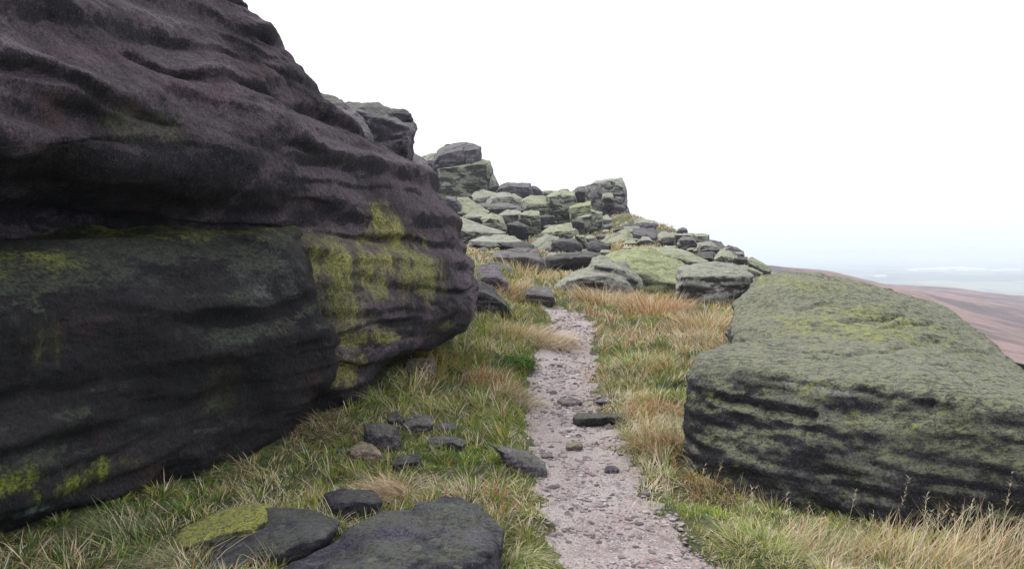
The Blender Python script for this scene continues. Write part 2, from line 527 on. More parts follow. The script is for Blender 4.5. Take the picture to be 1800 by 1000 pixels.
valley = mesh_np('valley', np.stack([VX, VY, VZ], -1).reshape(-1, 3), grid_faces(len(vy), len(vx)).ravel(), np.full((len(vy) - 1) * (len(vx) - 1), 4), k.m)
tag(valley, kind='structure')

HAZE_DENSITY = 0.00040

# ------------------------------------------------------------------ rocks
PROXY_V, PROXY_F = [], []


def add_proxy(V, Fc):
    o = len(PROXY_V)
    PROXY_V.extend([tuple(v) for v in V])
    PROXY_F.extend([tuple(int(i) + o for i in f) for f in Fc])


def get_co(me):
    co = np.empty(len(me.vertices) * 3, dtype=np.float32)
    me.vertices.foreach_get('co', co)
    return co.reshape(-1, 3).astype(np.float64)


def get_no(me):
    no = np.empty(len(me.vertices) * 3, dtype=np.float32)
    me.vertex_normals.foreach_get('vector', no)
    return no.reshape(-1, 3).astype(np.float64)


def strata_disp(p, freq, warp=0.35, tilt=(0.06, 0.02)):
    """ledges: each bed swells outward towards its foot and is cut back sharply beneath"""
    w = fbm(p * np.array([0.45, 0.45, 0.8]) + 3, 3)
    h = (p[:, 2] + tilt[0] * p[:, 0] + tilt[1] * p[:, 1]) * freq + w * warp * freq * 0.6
    f = h - np.floor(h)
    saw = np.where(f < 0.16, f / 0.16, 1 - (f - 0.16) / 0.84)
    return smooth(0, 1, saw) - 0.5


def finish(ob, size, amp, fine_amp=None, st_amp=0.0, st_freq=4.0, seed=0.0, crack=0.0, facets=0):
    me = ob.data
    p = get_co(me)
    n = get_no(me)
    if facets:          # broken faces: slice the swelling parts off flat
        rf_ = np.random.RandomState(int(seed * 13) + 5)
        cen_ = (p.min(0) + p.max(0)) / 2
        for _i in range(facets):
            v_ = rf_.normal(size=3) * np.array([1, 1, 0.7]); v_ /= np.linalg.norm(v_)
            dt = (p - cen_) @ v_
            hh = dt.max() * rf_.uniform(0.80, 0.96)
            p = p - v_[None] * np.maximum(0, dt - hh)[:, None]
    s = p + seed * 3.7
    d = amp * size * 0.75 * fbm(s * (1.7 / size), 3)
    d += (fine_amp if fine_amp is not None else amp * 0.45) * size * fbm(s * np.array([0.8, 0.8, 1.5]) * (6.5 / size), 4, 0.55)
    if st_amp:
        m = np.clip(0.6 + 0.9 * fbm(s * (1.2 / size) + 40, 2), 0, 1.2)
        d += st_amp * m * strata_disp(s, st_freq)
    if crack:
        # joints: thin deep clefts, mostly upright, and bedding planes
        a = perlin(s * np.array([1.5, 1.5, 0.35]) / size + 5) + 0.10 * fbm(s * 6 / size, 2)
        b = perlin(s * np.array([0.4, 0.4, 1.9]) / size + 15) + 0.08 * fbm(s * 6 / size + 3, 2)
        d -= crack * size * (np.exp(-(a / 0.05) ** 2) + 0.3 * np.exp(-(b / 0.05) ** 2))
    p = p + n * d[:, None]
    me.vertices.foreach_set('co', p.astype(np.float32).ravel())
    me.update()


def angular_object(name, pts, mat, cuts):
    """a sharp-edged broken block: convex body finely divided, flat faces kept"""
    b2 = bmesh.new()
    for p in pts: b2.verts.new(p)
    r = bmesh.ops.convex_hull(b2, input=b2.verts)
    junk = list({x for x in r['geom_interior'] + r['geom_unused'] if isinstance(x, bmesh.types.BMVert)})
    bmesh.ops.delete(b2, geom=junk, context='VERTS')
    bmesh.ops.dissolve_limit(b2, angle_limit=0.16, verts=b2.verts, edges=b2.edges)
    bmesh.ops.triangulate(b2, faces=b2.faces)
    bmesh.ops.recalc_face_normals(b2, faces=b2.faces)
    b2.verts.ensure_lookup_table(); b2.verts.index_update()
    add_proxy([v.co.copy() for v in b2.verts], [[v.index for v in f.verts] for f in b2.faces])
    bmesh.ops.subdivide_edges(b2, edges=b2.edges, cuts=cuts, use_grid_fill=True)
    me = bpy.data.meshes.new(name); b2.to_mesh(me); b2.free()
    me.polygons.foreach_set('use_smooth', np.zeros(len(me.polygons), dtype=bool))
    me.materials.append(mat)
    ob = bpy.data.objects.new(name, me); col.objects.link(ob)
    return ob


def hull_object(name, hulls, vox, smooth_it, mat):
    """fuse convex blocks into one rounded, evenly meshed body"""
    bm = bmesh.new()
    for pts in hulls:
        b2 = bmesh.new()
        for p in pts: b2.verts.new(p)
        r = bmesh.ops.convex_hull(b2, input=b2.verts)
        junk = list({x for x in r['geom_interior'] + r['geom_unused'] if isinstance(x, bmesh.types.BMVert)})
        bmesh.ops.delete(b2, geom=junk, context='VERTS')
        bmesh.ops.recalc_face_normals(b2, faces=b2.faces)
        b2.verts.ensure_lookup_table(); b2.verts.index_update()
        V = [v.co.copy() for v in b2.verts]; Fc = [[v.index for v in f.verts] for f in b2.faces]
        b2.free()
        add_proxy(V, Fc)
        nv = [bm.verts.new(v) for v in V]
        for f in Fc: bm.faces.new([nv[i] for i in f])
    me = bpy.data.meshes.new(name)
    bm.to_mesh(me); bm.free()
    tmp = bpy.data.objects.new(name, me); col.objects.link(tmp)
    md = tmp.modifiers.new('r', 'REMESH'); md.mode = 'VOXEL'; md.voxel_size = vox
    if smooth_it:
        ms = tmp.modifiers.new('s', 'SMOOTH'); ms.factor = 0.5; ms.iterations = smooth_it
    dg = bpy.context.evaluated_depsgraph_get()
    me2 = bpy.data.meshes.new_from_object(tmp.evaluated_get(dg))
    bpy.data.objects.remove(tmp)
    bpy.data.meshes.remove(me)
    me2.name = name
    me2.polygons.foreach_set('use_smooth', np.ones(len(me2.polygons), dtype=bool))
    me2.materials.clear(); me2.materials.append(mat)
    ob = bpy.data.objects.new(name, me2)
    col.objects.link(ob)
    return ob


def block_points(outline, d, t, tf, sink):
    """3D corner points of a rock from its visible outline: front face, receding top face, back and a foot sunk in the ground"""
    o = np.array(outline, float)
    y0, y1 = o[:, 1].min(), o[:, 1].max()
    cx, cy = o.mean(0)
    pts = []
    for px, py in o:
        u = (py - y0) / max(1, y1 - y0)
        dd = d + t * 0.85 * (1 - u) ** 1.2 if u < 0.75 else d + t * 0.1
        pts.append(at(px, py, dd))
        pts.append(at(cx + (px - cx) * 0.78, cy + (py - cy) * 0.78, d + t * 1.15))
        if u > 0.55:
            a = at(px, py, d + t * 0.15); pts.append((a[0], a[1], a[2] - sink))
            a = at(cx + (px - cx) * 0.8, py, d + t); pts.append((a[0], a[1], a[2] - sink))
    x0, x1 = o[:, 0].min(), o[:, 0].max()
    for f in (0.12, 0.37, 0.63, 0.88):
        px = x0 + (x1 - x0) * f
        ys = []
        for (ax, ay), (bx, by) in zip(o, np.roll(o, -1, 0)):
            if (ax - px) * (bx - px) < 0:
                ys.append(ay + (by - ay) * (px - ax) / (bx - ax))
        if len(ys) >= 2:
            ya, yb = min(ys), max(ys)
            pts.append(at(px, ya + (yb - ya) * tf, d))
            pts.append(at(px, ya + (yb - ya) * 0.9, d))
    return pts


_seed = [0]
FRINGE = []


def rock(name, label, cat, outline, d, mat, t=None, tf=0.35, group=None, amp=0.045, sm=3, sink=None, st_amp=0.0, st_freq=4.0, res=40, extra=(), crack=0.0, facets=0, angular=0):
    _seed[0] += 1
    o = np.array(outline, float)
    w = (o[:, 0].max() - o[:, 0].min()) / F * d
    h = (o[:, 1].max() - o[:, 1].min()) / F * d
    if t is None: t = 0.8 * w
    if sink is None: sink = 0.25 * h + 0.05
    size = (w + h) / 2
    hulls = [block_points(outline, d, t, tf, sink)]
    for oo, dd, tt in extra:
        hulls.append(block_points(oo, dd, tt, tf, sink))
    vox = max(max(w, h) / res, d * 0.0009)
    if angular:
        rj = np.random.RandomState(_seed[0])
        cam_ = np.array((0, 0, EYE)); hp = np.array(hulls[0])
        hp = cam_ + (hp - cam_) * (1 + rj.uniform(-.11, .11, (len(hp), 1)) * t / d)
        ob = angular_object(name, hp, mat, angular)
    else:
        ob = hull_object(name, hulls, vox, sm, mat)
    finish(ob, size, amp, st_amp=st_amp, st_freq=st_freq, seed=_seed[0], crack=crack, facets=facets)
    if d < 17: FRINGE.append((get_co(ob.data), w))
    rebase(ob)
    return tag(ob, label, cat, group)


# ---- great overhanging rock: plan sections stacked in height, each a run of wall points (column, depth) ending at its nose
def loft(name, sections, mat, nrow, back, disp, segs):
    sections = sorted(sections, key=lambda s: s[0])
    rowsP = []
    for z, pts, *dz in sections:
        pl = []
        for i, (px, d) in enumerate(pts):
            zz = z + (dz[0][i] if dz else 0)
            pl.append(((px - 900) / F * d, d, zz))
        sx, sy, sz = pl[-1]
        for bx, by in back:
            pl.append((sx + bx, sy + by, sz))
        pl.append((-10.5, 12.5, sz)); pl.append((-10.5, 2.4, sz))
        rowsP.append(pl)
    P = np.array(rowsP)                        # row, col, 3
    nr, ncol, _ = P.shape

    def hermite(P, tpar, per, closed):
        """cubic through P along axis 0 with finite difference slopes"""
        n = len(P)
        out = []
        rng = n if closed else n - 1
        for i in range(rng):
            p0, p1 = P[i], P[(i + 1) % n]
            h = tpar[i]
            def slope(j):
                if closed or 0 < j < n - 1:
                    a, b = tpar[(j - 1) % n], tpar[j % n]
                    pa, pb, pc_ = P[(j - 1) % n], P[j % n], P[(j + 1) % n]
                    s1, s2 = (pb - pa) / a, (pc_ - pb) / b
                    return (s1 * b + s2 * a) / (a + b)
                return (P[1] - P[0]) / tpar[0] if j == 0 else (P[-1] - P[-2]) / tpar[n - 2]
            m0, m1 = slope(i) * h, slope((i + 1) if not closed else (i + 1) % n) * h
            for s in np.arange(per[i]) / per[i]:
                s2, s3 = s * s, s * s * s
                out.append((2 * s3 - 3 * s2 + 1) * p0 + (s3 - 2 * s2 + s) * m0 + (-2 * s3 + 3 * s2) * p1 + (s3 - s2) * m1)
        if not closed: out.append(P[-1])
        return np.array(out)

    Pc = P.transpose(1, 0, 2)
    tpar = [float(np.linalg.norm(Pc[i] - Pc[(i + 1) % ncol], axis=1).mean()) + 0.05 for i in range(ncol)]
    G = hermite(Pc, tpar, segs, True).transpose(1, 0, 2)       # row, many cols
    tz = [sections[i + 1][0] - sections[i][0] for i in range(nr - 1)]
    tot = sum(tz)
    per = [max(4, int(round(nrow * a / tot))) for a in tz]
    G = hermite(G, tz, per, False)
    nr2, nc2, _ = G.shape
    V = G.reshape(-1, 3)
    q = grid_faces(nr2, nc2, True)
    top = np.arange((nr2 - 1) * nc2, nr2 * nc2)
    cen = V[top].mean(0) + np.array([0, 0, 0.25])
    V = np.vstack([V, cen])
    tri = np.stack([top, np.roll(top, -1), np.full(nc2, len(V) - 1)], -1)
    flat = np.concatenate([q.ravel(), tri.ravel()])
    lt = np.concatenate([np.full(len(q), 4), np.full(len(tri), 3)])
    ob = mesh_np(name, V, flat, lt, mat)
    ii = np.arange(0, nr2, 6); jj = np.arange(0, nc2, 6)
    sub = G[ii][:, jj]
    add_proxy(sub.reshape(-1, 3), grid_faces(len(ii), len(jj), True))
    n = get_no(ob.data)
    V = V + n * disp(V)[:, None]
    ob.data.vertices.foreach_set('co', V.astype(np.float32).ravel())
    ob.data.update()
    return ob


A_SEC = [
    (-0.3, [(-250, 4.6), (0, 5.2), (150, 5.8), (300, 6.4), (420, 7.0), (500, 7.3), (560, 7.6), (596, 8.3)]),
    (0.12, [(-250, 4.6), (0, 5.2), (150, 5.8), (300, 6.4), (430, 7.0), (530, 7.1), (600, 7.3), (640, 8.0)]),
    (0.34, [(-250, 4.6), (0, 5.2), (150, 5.8), (300, 6.4), (430, 7.0), (540, 7.05), (615, 7.25), (672, 8.2)]),
    (0.52, [(-250, 4.6), (0, 5.2), (150, 5.8), (300, 6.4), (430, 6.95), (545, 7.0), (640, 7.4), (735, 8.7)]),
    (0.66, [(-250, 4.6), (0, 5.2), (150, 5.8), (300, 6.4), (430, 6.9), (545, 6.9), (670, 7.55), (800, 9.0)]),
    (0.85, [(-250, 4.6), (0, 5.2), (150, 5.8), (300, 6.4), (430, 6.9), (540, 6.85), (690, 7.7), (826, 9.15)]),
    (1.15, [(-250, 4.6), (0, 5.2), (150, 5.8), (300, 6.3), (430, 6.9), (532, 6.8), (695, 7.75), (838, 9.3)]),
    (1.45, [(-250, 4.6), (0, 5.15), (150, 5.75), (300, 6.2), (430, 6.8), (522, 6.75), (690, 7.8), (830, 9.4)]),
    (1.72, [(-250, 4.9), (0, 5.5), (150, 6.0), (300, 6.3), (430, 6.6), (512, 6.8), (680, 7.9), (818, 9.45)]),
    (1.93, [(-250, 4.7), (0, 5.3), (150, 5.75), (300, 6.05), (430, 6.4), (510, 6.78), (672, 7.95), (803, 9.45)]),
    (2.12, [(-250, 3.75), (0, 4.25), (150, 4.85), (300, 5.5), (430, 6.1), (515, 6.6), (655, 7.9), (786, 9.45)]),
    (2.42, [(-250, 3.6), (0, 4.12), (150, 4.7), (300, 5.35), (430, 6.0), (510, 6.55), (625, 7.7), (757, 9.4)]),
    (2.75, [(-250, 3.75), (0, 4.25), (150, 4.85), (290, 5.5), (400, 6.1), (490, 6.65), (580, 7.6), (692, 9.2)]),
    (2.92, [(-250, 3.9), (0, 4.4), (150, 5.0), (285, 5.6), (390, 6.15), (470, 6.7), (550, 7.5), (632, 8.6)]),
    (3.1, [(-250, 4.05), (0, 4.55), (150, 5.1), (280, 5.7), (375, 6.25), (450, 6.75), (510, 7.3), (568, 8.0)]),
    (3.4, [(-250, 4.3), (0, 4.85), (130, 5.4), (250, 5.9), (340, 6.35), (420, 6.8), (475, 7.15), (530, 7.7)]),
    (3.65, [(-250, 4.55), (0, 5.1), (120, 5.6), (235, 6.05), (320, 6.45), (390, 6.85), (445, 7.1), (490, 7.6)]),
    (3.95, [(-250, 4.9), (0, 5.5), (105, 5.9), (205, 6.3), (285, 6.6), (340, 6.85), (390, 7.1), (430, 7.5)]),
    (4.4, [(-250, 5.6), (0, 6.2), (80, 6.4), (160, 6.7), (220, 6.9), (270, 7.1), (310, 7.3), (340, 7.6)]),
    (4.75, [(-250, 6.8), (0, 7.0), (60, 7.1), (110, 7.3), (150, 7.4), (190, 7.5), (220, 7.6), (240, 7.8)])]


def soft_beds(p, freq, warp, tilt):
    """rounded beds: long swelling shelves with a soft hollow beneath each"""
    w = fbm(p * np.array([0.5, 0.5, 0.9]) + 3, 3)
    h = ((p[:, 2] + tilt[0] * p[:, 0] + tilt[1] * p[:, 1]) * freq + w * warp) * 6.2832
    return np.sin(h + 0.55 * np.sin(h)) * 0.5


def disp_a(p):
    up = smooth(1.8, 2.5, p[:, 2])
    d = 0.06 * fbm(p * np.array([0.8, 0.8, 1.4]), 3)
    m = np.clip(0.7 + 1.1 * fbm(p * 0.8 + 11, 2), 0.05, 1.5)
    d += 0.125 * m * soft_beds(p, 2.0, 0.36, (0.14, -0.03)) * (0.3 + 0.7 * up)
    d += 0.045 * np.clip(0.5 + 1.2 * fbm(p * 1.1 + 2, 2), 0, 1.4) * soft_beds(p + 7, 4.3, 0.5, (0.10, 0.0))
    d += 0.055 * np.clip(1.3 * fbm(p * 1.0 + 32, 2) + .25, 0, 1.2) * strata_disp(p + 5, 2.3, 0.6, (0.14, -0.02))
    d += 0.009 * fbm(p * np.array([3.2, 3.2, 5.0]), 3, 0.5)
    d += 0.009 * fbm(p * 11, 4, 0.65)
    d -= 0.013 * smooth(0.15, 0.55, perlin(p * np.array([7, 7, 9]) + 3)) * np.clip(.5 + fbm(p * 1.2 + 77, 2), 0, 1)
    hb = p[:, 2] + 0.14 * p[:, 0] - 0.03 * p[:, 1] + 0.07 * fbm(p * 0.8 + 91, 3)
    for h0, sd in ((2.02, 1), (2.42, 2), (2.66, 3), (3.02, 4), (3.3, 5), (1.35, 6), (0.85, 7)):
        mk = smooth(-0.1, 0.35, fbm(p * np.array([.8, .8, .2]) + 9 * sd, 2))
        q_ = (hb - h0)
        d += mk * (0.045 * np.exp(-(q_ / 0.07) ** 2) * (q_ > 0) - 0.055 * np.exp(-((q_ + 0.02) / 0.028) ** 2))
    hol = perlin(p * np.array([1.3, 1.3, 3.0]) + 23)
    d -= 0.065 * smooth(0.1, 0.8, hol)
    return d


B_SEC = [
    (-0.35, [(-250, 3.9), (0, 4.5), (150, 5.0), (260, 5.45), (350, 5.8), (420, 6.2), (470, 6.6), (500, 7.1)]),
    (0.05, [(-250, 3.75), (0, 4.32), (150, 4.85), (270, 5.36), (375, 5.8), (450, 6.2), (500, 6.6), (530, 7.1)]),
    (0.3, [(-250, 3.68), (0, 4.2), (150, 4.78), (280, 5.33), (400, 5.9), (480, 6.3), (535, 6.65), (562, 7.05)]),
    (0.55, [(-250, 3.7), (0, 4.2), (150, 4.78), (290, 5.4), (420, 6.05), (505, 6.45), (562, 6.75), (588, 7.05)]),
    (0.8, [(-250, 3.75), (0, 4.22), (150, 4.78), (300, 5.38), (430, 6.0), (510, 6.4), (570, 6.7), (588, 7.0)]),
    (1.05, [(-250, 3.68), (0, 4.18), (150, 4.75), (295, 5.35), (425, 5.95), (500, 6.32), (545, 6.55), (562, 6.9)]),
    (1.3, [(-250, 3.66), (0, 4.16), (150, 4.74), (295, 5.37), (420, 5.97), (492, 6.32), (536, 6.55), (550, 6.9)]),
    (1.5, [(-250, 3.72), (0, 4.22), (150, 4.82), (295, 5.45), (420, 6.05), (485, 6.36), (526, 6.6), (543, 6.9)], [-.12, -.1, -.05, 0, 0, 0, 0, 0]),
    (1.66, [(-250, 3.95), (0, 4.42), (150, 5.0), (295, 5.65), (415, 6.2), (475, 6.45), (510, 6.68), (528, 6.95)], [-.17, -.15, -.08, 0, 0, 0, 0, 0]),
    (1.78, [(-250, 4.4), (0, 4.8), (150, 5.35), (295, 5.95), (410, 6.45), (462, 6.62), (490, 6.8), (508, 7.0)], [-.2, -.17, -.09, 0, 0, 0, 0, 0]),
    (1.84, [(-250, 5.2), (0, 5.5), (150, 5.9), (290, 6.4), (390, 6.8), (430, 6.95), (455, 7.05), (470, 7.2)], [-.2, -.17, -.09, 0, 0, 0, 0, 0])]


def disp_b(p):
    d = 0.06 * fbm(p * np.array([0.9, 0.9, 1.5]) + 60, 3)
    m = np.clip(0.6 + 0.9 * fbm(p * 0.9 + 51, 2), 0.05, 1.3)
    low = 1 - smooth(0.7, 1.2, p[:, 2])
    d += (0.03 + 0.045 * low) * m * soft_beds(p + 3, 2.6, 0.5, (-0.16, 0.06))
    d += (0.004 + 0.018 * low) * np.clip(m, 0, 1) * soft_beds(p + 9, 6.5, 0.6, (-0.18, 0.06))
    d += 0.014 * fbm(p * np.array([2.8, 2.8, 5]) + 9, 4, 0.55)
    d += 0.007 * fbm(p * 11, 4, 0.65)
    d -= 0.07 * smooth(0.25, 0.7, perlin(p * np.array([1.2, 1.2, 3.0]) + 83))
    return d


def ap(px, py, d):      # a patch centre on the big rocks, which keep their origin at the world's
    return at(px, py, d)


YEL, MOSS, RED = (0.40, 0.39, 0.10), (0.19, 0.24, 0.03), (0.15, 0.075, 0.085)
M_A = rock_mat('overhang_gritstone', (0.029, 0.023, 0.027), (0.108, 0.085, 0.103), (0.11, 0.115, 0.09), -0.35, (0.14, 0.15, 0.05), -0.3,
               dark=(0.014, 0.014, 0.020), dark_amt=0.8, up_bias=0.3, bump=1.0, strata=4.0, crust=0.10, grains=0.30, mott=0.42, grain=(0.8, 0.8, 1.0), st_amt=0.12, rust=(0.105, 0.056, 0.054), gritty=0.9, spots=[
                   (ap(600, 500, 7.2), (0.9, 1.2, 0.75), (0.30, 0.30, 0.085), 1.0, (1.3, 1.3, 1.1)),
                   (ap(700, 450, 8.0), (0.7, 1.2, 0.6), (0.34, 0.335, 0.10), 1.0, (1.8, 1.8, 0.5)),
                   (ap(650, 590, 7.6), (0.7, 0.9, 0.16), (0.32, 0.32, 0.09), 0.95, (1, 1, 2.5)),
                   (ap(760, 570, 8.6), (0.5, 0.9, 0.12), (0.16, 0.165, 0.07), 0.8, (1, 1, 2)),
                   (ap(630, 455, 7.4), (0.75, 1.0, 0.42), YEL, 1.0, (1, 1, 1.6)),
                   (ap(690, 390, 7.9), (0.5, 0.9, 0.35), YEL, 0.9, (1.3, 1.3, 0.7)),
                   (ap(740, 480, 8.2), (0.5, 0.9, 0.5), (0.27, 0.28, 0.085), 0.9, (2.0, 2.0, 0.5)),
                   (ap(600, 640, 7.2), (0.36, 0.7, 0.32), YEL, 1.0, (1, 1, 1.5)),
                   (ap(560, 420, 6.8), (0.35, 0.7, 0.22), MOSS, 0.9, (1, 1, 1)),
                   (ap(570, 530, 6.9), (0.3, 0.7, 0.7), (0.15, 0.16, 0.045), 0.85, (1.5, 1.5, 0.5)),
                   (ap(330, 150, 5.7), (0.55, 0.9, 0.28), RED, 0.5, (1, 1, 2)),
                   (ap(420, 120, 6.4), (0.5, 0.9, 0.3), RED, 0.45, (1, 1, 2)),
                   (ap(150, 90, 5.0), (0.6, 0.9, 0.2), RED, 0.4, (1, 1, 2)),
                   (ap(260, 230, 5.4), (0.5, 0.8, 0.25), (0.12, 0.14, 0.05), 0.7, (1, 1, 1.5))])
big_a = loft('overhanging_crag', A_SEC, M_A, 430, ((-0.12, 0.7), (-1.1, 2.0)), disp_a, [34, 56, 56, 60, 60, 66, 80, 36, 24, 14, 8, 12])
tag(big_a, 'huge dark purple gritstone crag overhanging the grass, with a yellow lichened nose towards the path', 'crag')

M_B = rock_mat('lower_block_gritstone', (0.010, 0.009, 0.011), (0.026, 0.026, 0.029), (0.06, 0.07, 0.05), 0.02, (0.12, 0.14, 0.04), 0.03,  # nearly black base paints in the deep shade below the overhang
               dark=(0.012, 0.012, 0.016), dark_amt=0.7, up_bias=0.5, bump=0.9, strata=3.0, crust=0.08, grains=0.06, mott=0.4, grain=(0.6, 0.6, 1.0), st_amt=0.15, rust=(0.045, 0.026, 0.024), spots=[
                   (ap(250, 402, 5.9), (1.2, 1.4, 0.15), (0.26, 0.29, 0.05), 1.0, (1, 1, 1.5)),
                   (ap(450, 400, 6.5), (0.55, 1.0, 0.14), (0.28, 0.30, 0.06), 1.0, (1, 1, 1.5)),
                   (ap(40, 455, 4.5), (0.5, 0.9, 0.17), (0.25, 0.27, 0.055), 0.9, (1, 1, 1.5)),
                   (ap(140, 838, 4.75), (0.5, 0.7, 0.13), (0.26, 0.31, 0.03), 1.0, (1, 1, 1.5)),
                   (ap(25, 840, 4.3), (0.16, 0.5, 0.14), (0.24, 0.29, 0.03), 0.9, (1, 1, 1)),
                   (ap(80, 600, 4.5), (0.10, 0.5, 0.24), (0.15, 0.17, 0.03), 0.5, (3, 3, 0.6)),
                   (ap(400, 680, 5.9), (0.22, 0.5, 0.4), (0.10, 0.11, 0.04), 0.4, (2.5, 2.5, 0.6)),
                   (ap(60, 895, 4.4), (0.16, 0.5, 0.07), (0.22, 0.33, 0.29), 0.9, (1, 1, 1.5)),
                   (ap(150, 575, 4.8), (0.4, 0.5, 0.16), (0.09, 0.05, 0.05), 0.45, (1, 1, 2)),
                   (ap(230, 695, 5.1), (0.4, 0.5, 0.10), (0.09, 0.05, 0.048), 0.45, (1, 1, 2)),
                   (ap(470, 490, 6.3), (0.5, 0.6, 0.3), (0.13, 0.145, 0.13), 0.8, (1, 1, 1.5))])  # last patch: grey-green highlight painted on the block's shoulder
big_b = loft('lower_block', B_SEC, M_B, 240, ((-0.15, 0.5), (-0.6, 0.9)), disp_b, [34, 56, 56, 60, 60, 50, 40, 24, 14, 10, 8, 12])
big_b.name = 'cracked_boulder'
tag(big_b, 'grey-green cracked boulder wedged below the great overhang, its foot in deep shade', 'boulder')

# ---- materials of the loose rocks
M_PURPLE = rock_mat('purple_gritstone', (0.068, 0.060, 0.076), (0.14, 0.126, 0.152), (0.14, 0.15, 0.11), 0.12, (0.2, 0.22, 0.06), 0.10, dark_amt=0.7, bump=0.8)
M_DARK = rock_mat('dark_gritstone', (0.036, 0.033, 0.04), (0.07, 0.066, 0.076), (0.12, 0.13, 0.09), 0.10, (0.18, 0.20, 0.05), 0.12, dark_amt=0.8, bump=0.8)
M_GREY = rock_mat('grey_green_gritstone', (0.15, 0.15, 0.15), (0.25, 0.25, 0.24), (0.29, 0.31, 0.22), 0.40, (0.25, 0.28, 0.12), 0.2, dark_amt=0.9, bump=0.8, up_bias=0.6)
M_GREEN = rock_mat('lichened_gritstone', (0.155, 0.163, 0.14), (0.24, 0.252, 0.20), (0.30, 0.325, 0.20), 0.45, (0.28, 0.32, 0.10), 0.3, dark_amt=0.9, bump=0.8, up_bias=0.55)
M_PALE = rock_mat('pale_lichen_dome', (0.14, 0.15, 0.125), (0.20, 0.21, 0.165), (0.31, 0.345, 0.15), 0.85, (0.39, 0.42, 0.13), 0.5, dark_amt=0.5, up_bias=0.6, bump=0.7)
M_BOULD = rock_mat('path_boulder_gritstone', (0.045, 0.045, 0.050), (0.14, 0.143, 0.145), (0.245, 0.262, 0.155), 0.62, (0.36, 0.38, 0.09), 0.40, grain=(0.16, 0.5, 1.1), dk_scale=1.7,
                   dark=(0.016, 0.016, 0.026), dark_amt=0.72, up_bias=0.40, bump=1.0, dark_bias=0.04, strata=7.0, spots=[  # bias and dark spots: black bands, plus painted shade on the front face
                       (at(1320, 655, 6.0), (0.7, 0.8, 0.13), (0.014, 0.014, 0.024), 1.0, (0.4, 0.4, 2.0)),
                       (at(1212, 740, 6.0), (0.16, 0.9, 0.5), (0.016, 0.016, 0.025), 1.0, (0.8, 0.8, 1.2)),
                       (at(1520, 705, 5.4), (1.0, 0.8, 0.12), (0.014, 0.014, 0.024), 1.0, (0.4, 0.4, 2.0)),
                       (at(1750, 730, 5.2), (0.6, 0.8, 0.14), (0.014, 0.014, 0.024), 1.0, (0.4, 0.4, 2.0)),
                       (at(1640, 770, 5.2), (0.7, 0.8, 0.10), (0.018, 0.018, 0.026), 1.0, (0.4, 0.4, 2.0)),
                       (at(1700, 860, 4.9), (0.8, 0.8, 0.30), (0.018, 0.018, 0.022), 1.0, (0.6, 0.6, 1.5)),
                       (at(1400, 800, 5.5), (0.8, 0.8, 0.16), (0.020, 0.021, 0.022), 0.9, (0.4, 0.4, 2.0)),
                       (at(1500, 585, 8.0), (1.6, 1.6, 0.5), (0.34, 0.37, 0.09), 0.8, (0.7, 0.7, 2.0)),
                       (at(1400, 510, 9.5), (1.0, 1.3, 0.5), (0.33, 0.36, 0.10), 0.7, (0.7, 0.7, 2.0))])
M_SLAB = rock_mat('front_slab_gritstone', (0.030, 0.029, 0.040), (0.070, 0.066, 0.090), (0.11, 0.12, 0.09), 0.05, (0.22, 0.25, 0.10), 0.15, dark_amt=0.6, fine=1.6, bump=1.0)
M_YSLAB = rock_mat('yellow_lichen_slab', (0.06, 0.065, 0.05), (0.10, 0.11, 0.07), (0.31, 0.32, 0.065), 0.8, (0.37, 0.37, 0.07), 0.6, dark_amt=0.6, up_bias=0.5, fine=1.8)
M_BROWN = rock_mat('brown_gritstone', (0.13, 0.10, 0.085), (0.20, 0.15, 0.125), (0.17, 0.18, 0.10), 0.1, (0.2, 0.2, 0.08), 0.1, dark_amt=0.3, fine=2.0)
M_STONE = rock_mat('path_stone', (0.085, 0.072, 0.080), (0.15, 0.13, 0.14), (0.2, 0.19, 0.16), 0.1, (0.2, 0.2, 0.1), 0.1, dark_amt=0.3, fine=3.0)

# ---- the long boulder beside the path: a front block and a rising back slab that are one rock
front = [at(*p) for p in ((1212, 838, 6.05), (1192, 700, 6.1), (1196, 655, 6.2), (1222, 612, 6.45), (1235, 650, 5.92), (1215, 760, 5.9), (1400, 655, 5.52), (1600, 684, 5.2), (1800, 715, 4.95), (2050, 760, 4.8),
                          (1500, 905, 5.2), (1400, 885, 5.4), (1300, 868, 5.65), (1800, 940, 4.8), (2050, 975, 4.75), (1600, 800, 5.05), (1400, 780, 5.38), (1800, 830, 4.82), (2050, 860, 4.75),
                          (1295, 596, 7.2), (1420, 588, 7.5), (1560, 600, 7.5), (1700, 642, 7.2), (1830, 672, 6.9), (2050, 715, 6.6))]
front += [(x, y, -0.6) for x, y in ((1.35, 6.1), (2.1, 5.5), (3.1, 4.95), (3.9, 4.75), (4.2, 7.2), (2.2, 8))]
backs = [at(*p) for p in ((1284, 556, 8.6), (1290, 600, 7.8), (1292, 520, 9.3), (1330, 491, 10.0), (1385, 481, 10.4), (1440, 483, 10.4), (1500, 499, 10.3), (1570, 512, 10.2), (1645, 529, 9.9), (1692, 549, 9.4),
                          (1735, 588, 8.7), (1768, 628, 8.2), (1800, 658, 7.7), (1826, 680, 7.2), (1560, 604, 7.3), (1700, 650, 7.0), (1420, 600, 7.3), (1400, 500, 11.5), (1600, 530, 11.3), (1400, 502, 8.9), (1500, 520, 8.8), (1590, 545, 8.6), (1670, 585, 8.1), (1340, 530, 8.7), (1730, 635, 7.5))]
backs += [(x, y, -1.0) for x, y in ((2.3, 8.0), (2.7, 10.5), (4.8, 10.8), (5.2, 8.6), (4.6, 7.2))]
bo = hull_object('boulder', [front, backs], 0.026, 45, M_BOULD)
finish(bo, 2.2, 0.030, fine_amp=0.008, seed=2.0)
bo_p = get_co(bo.data); bo_n = get_no(bo.data)
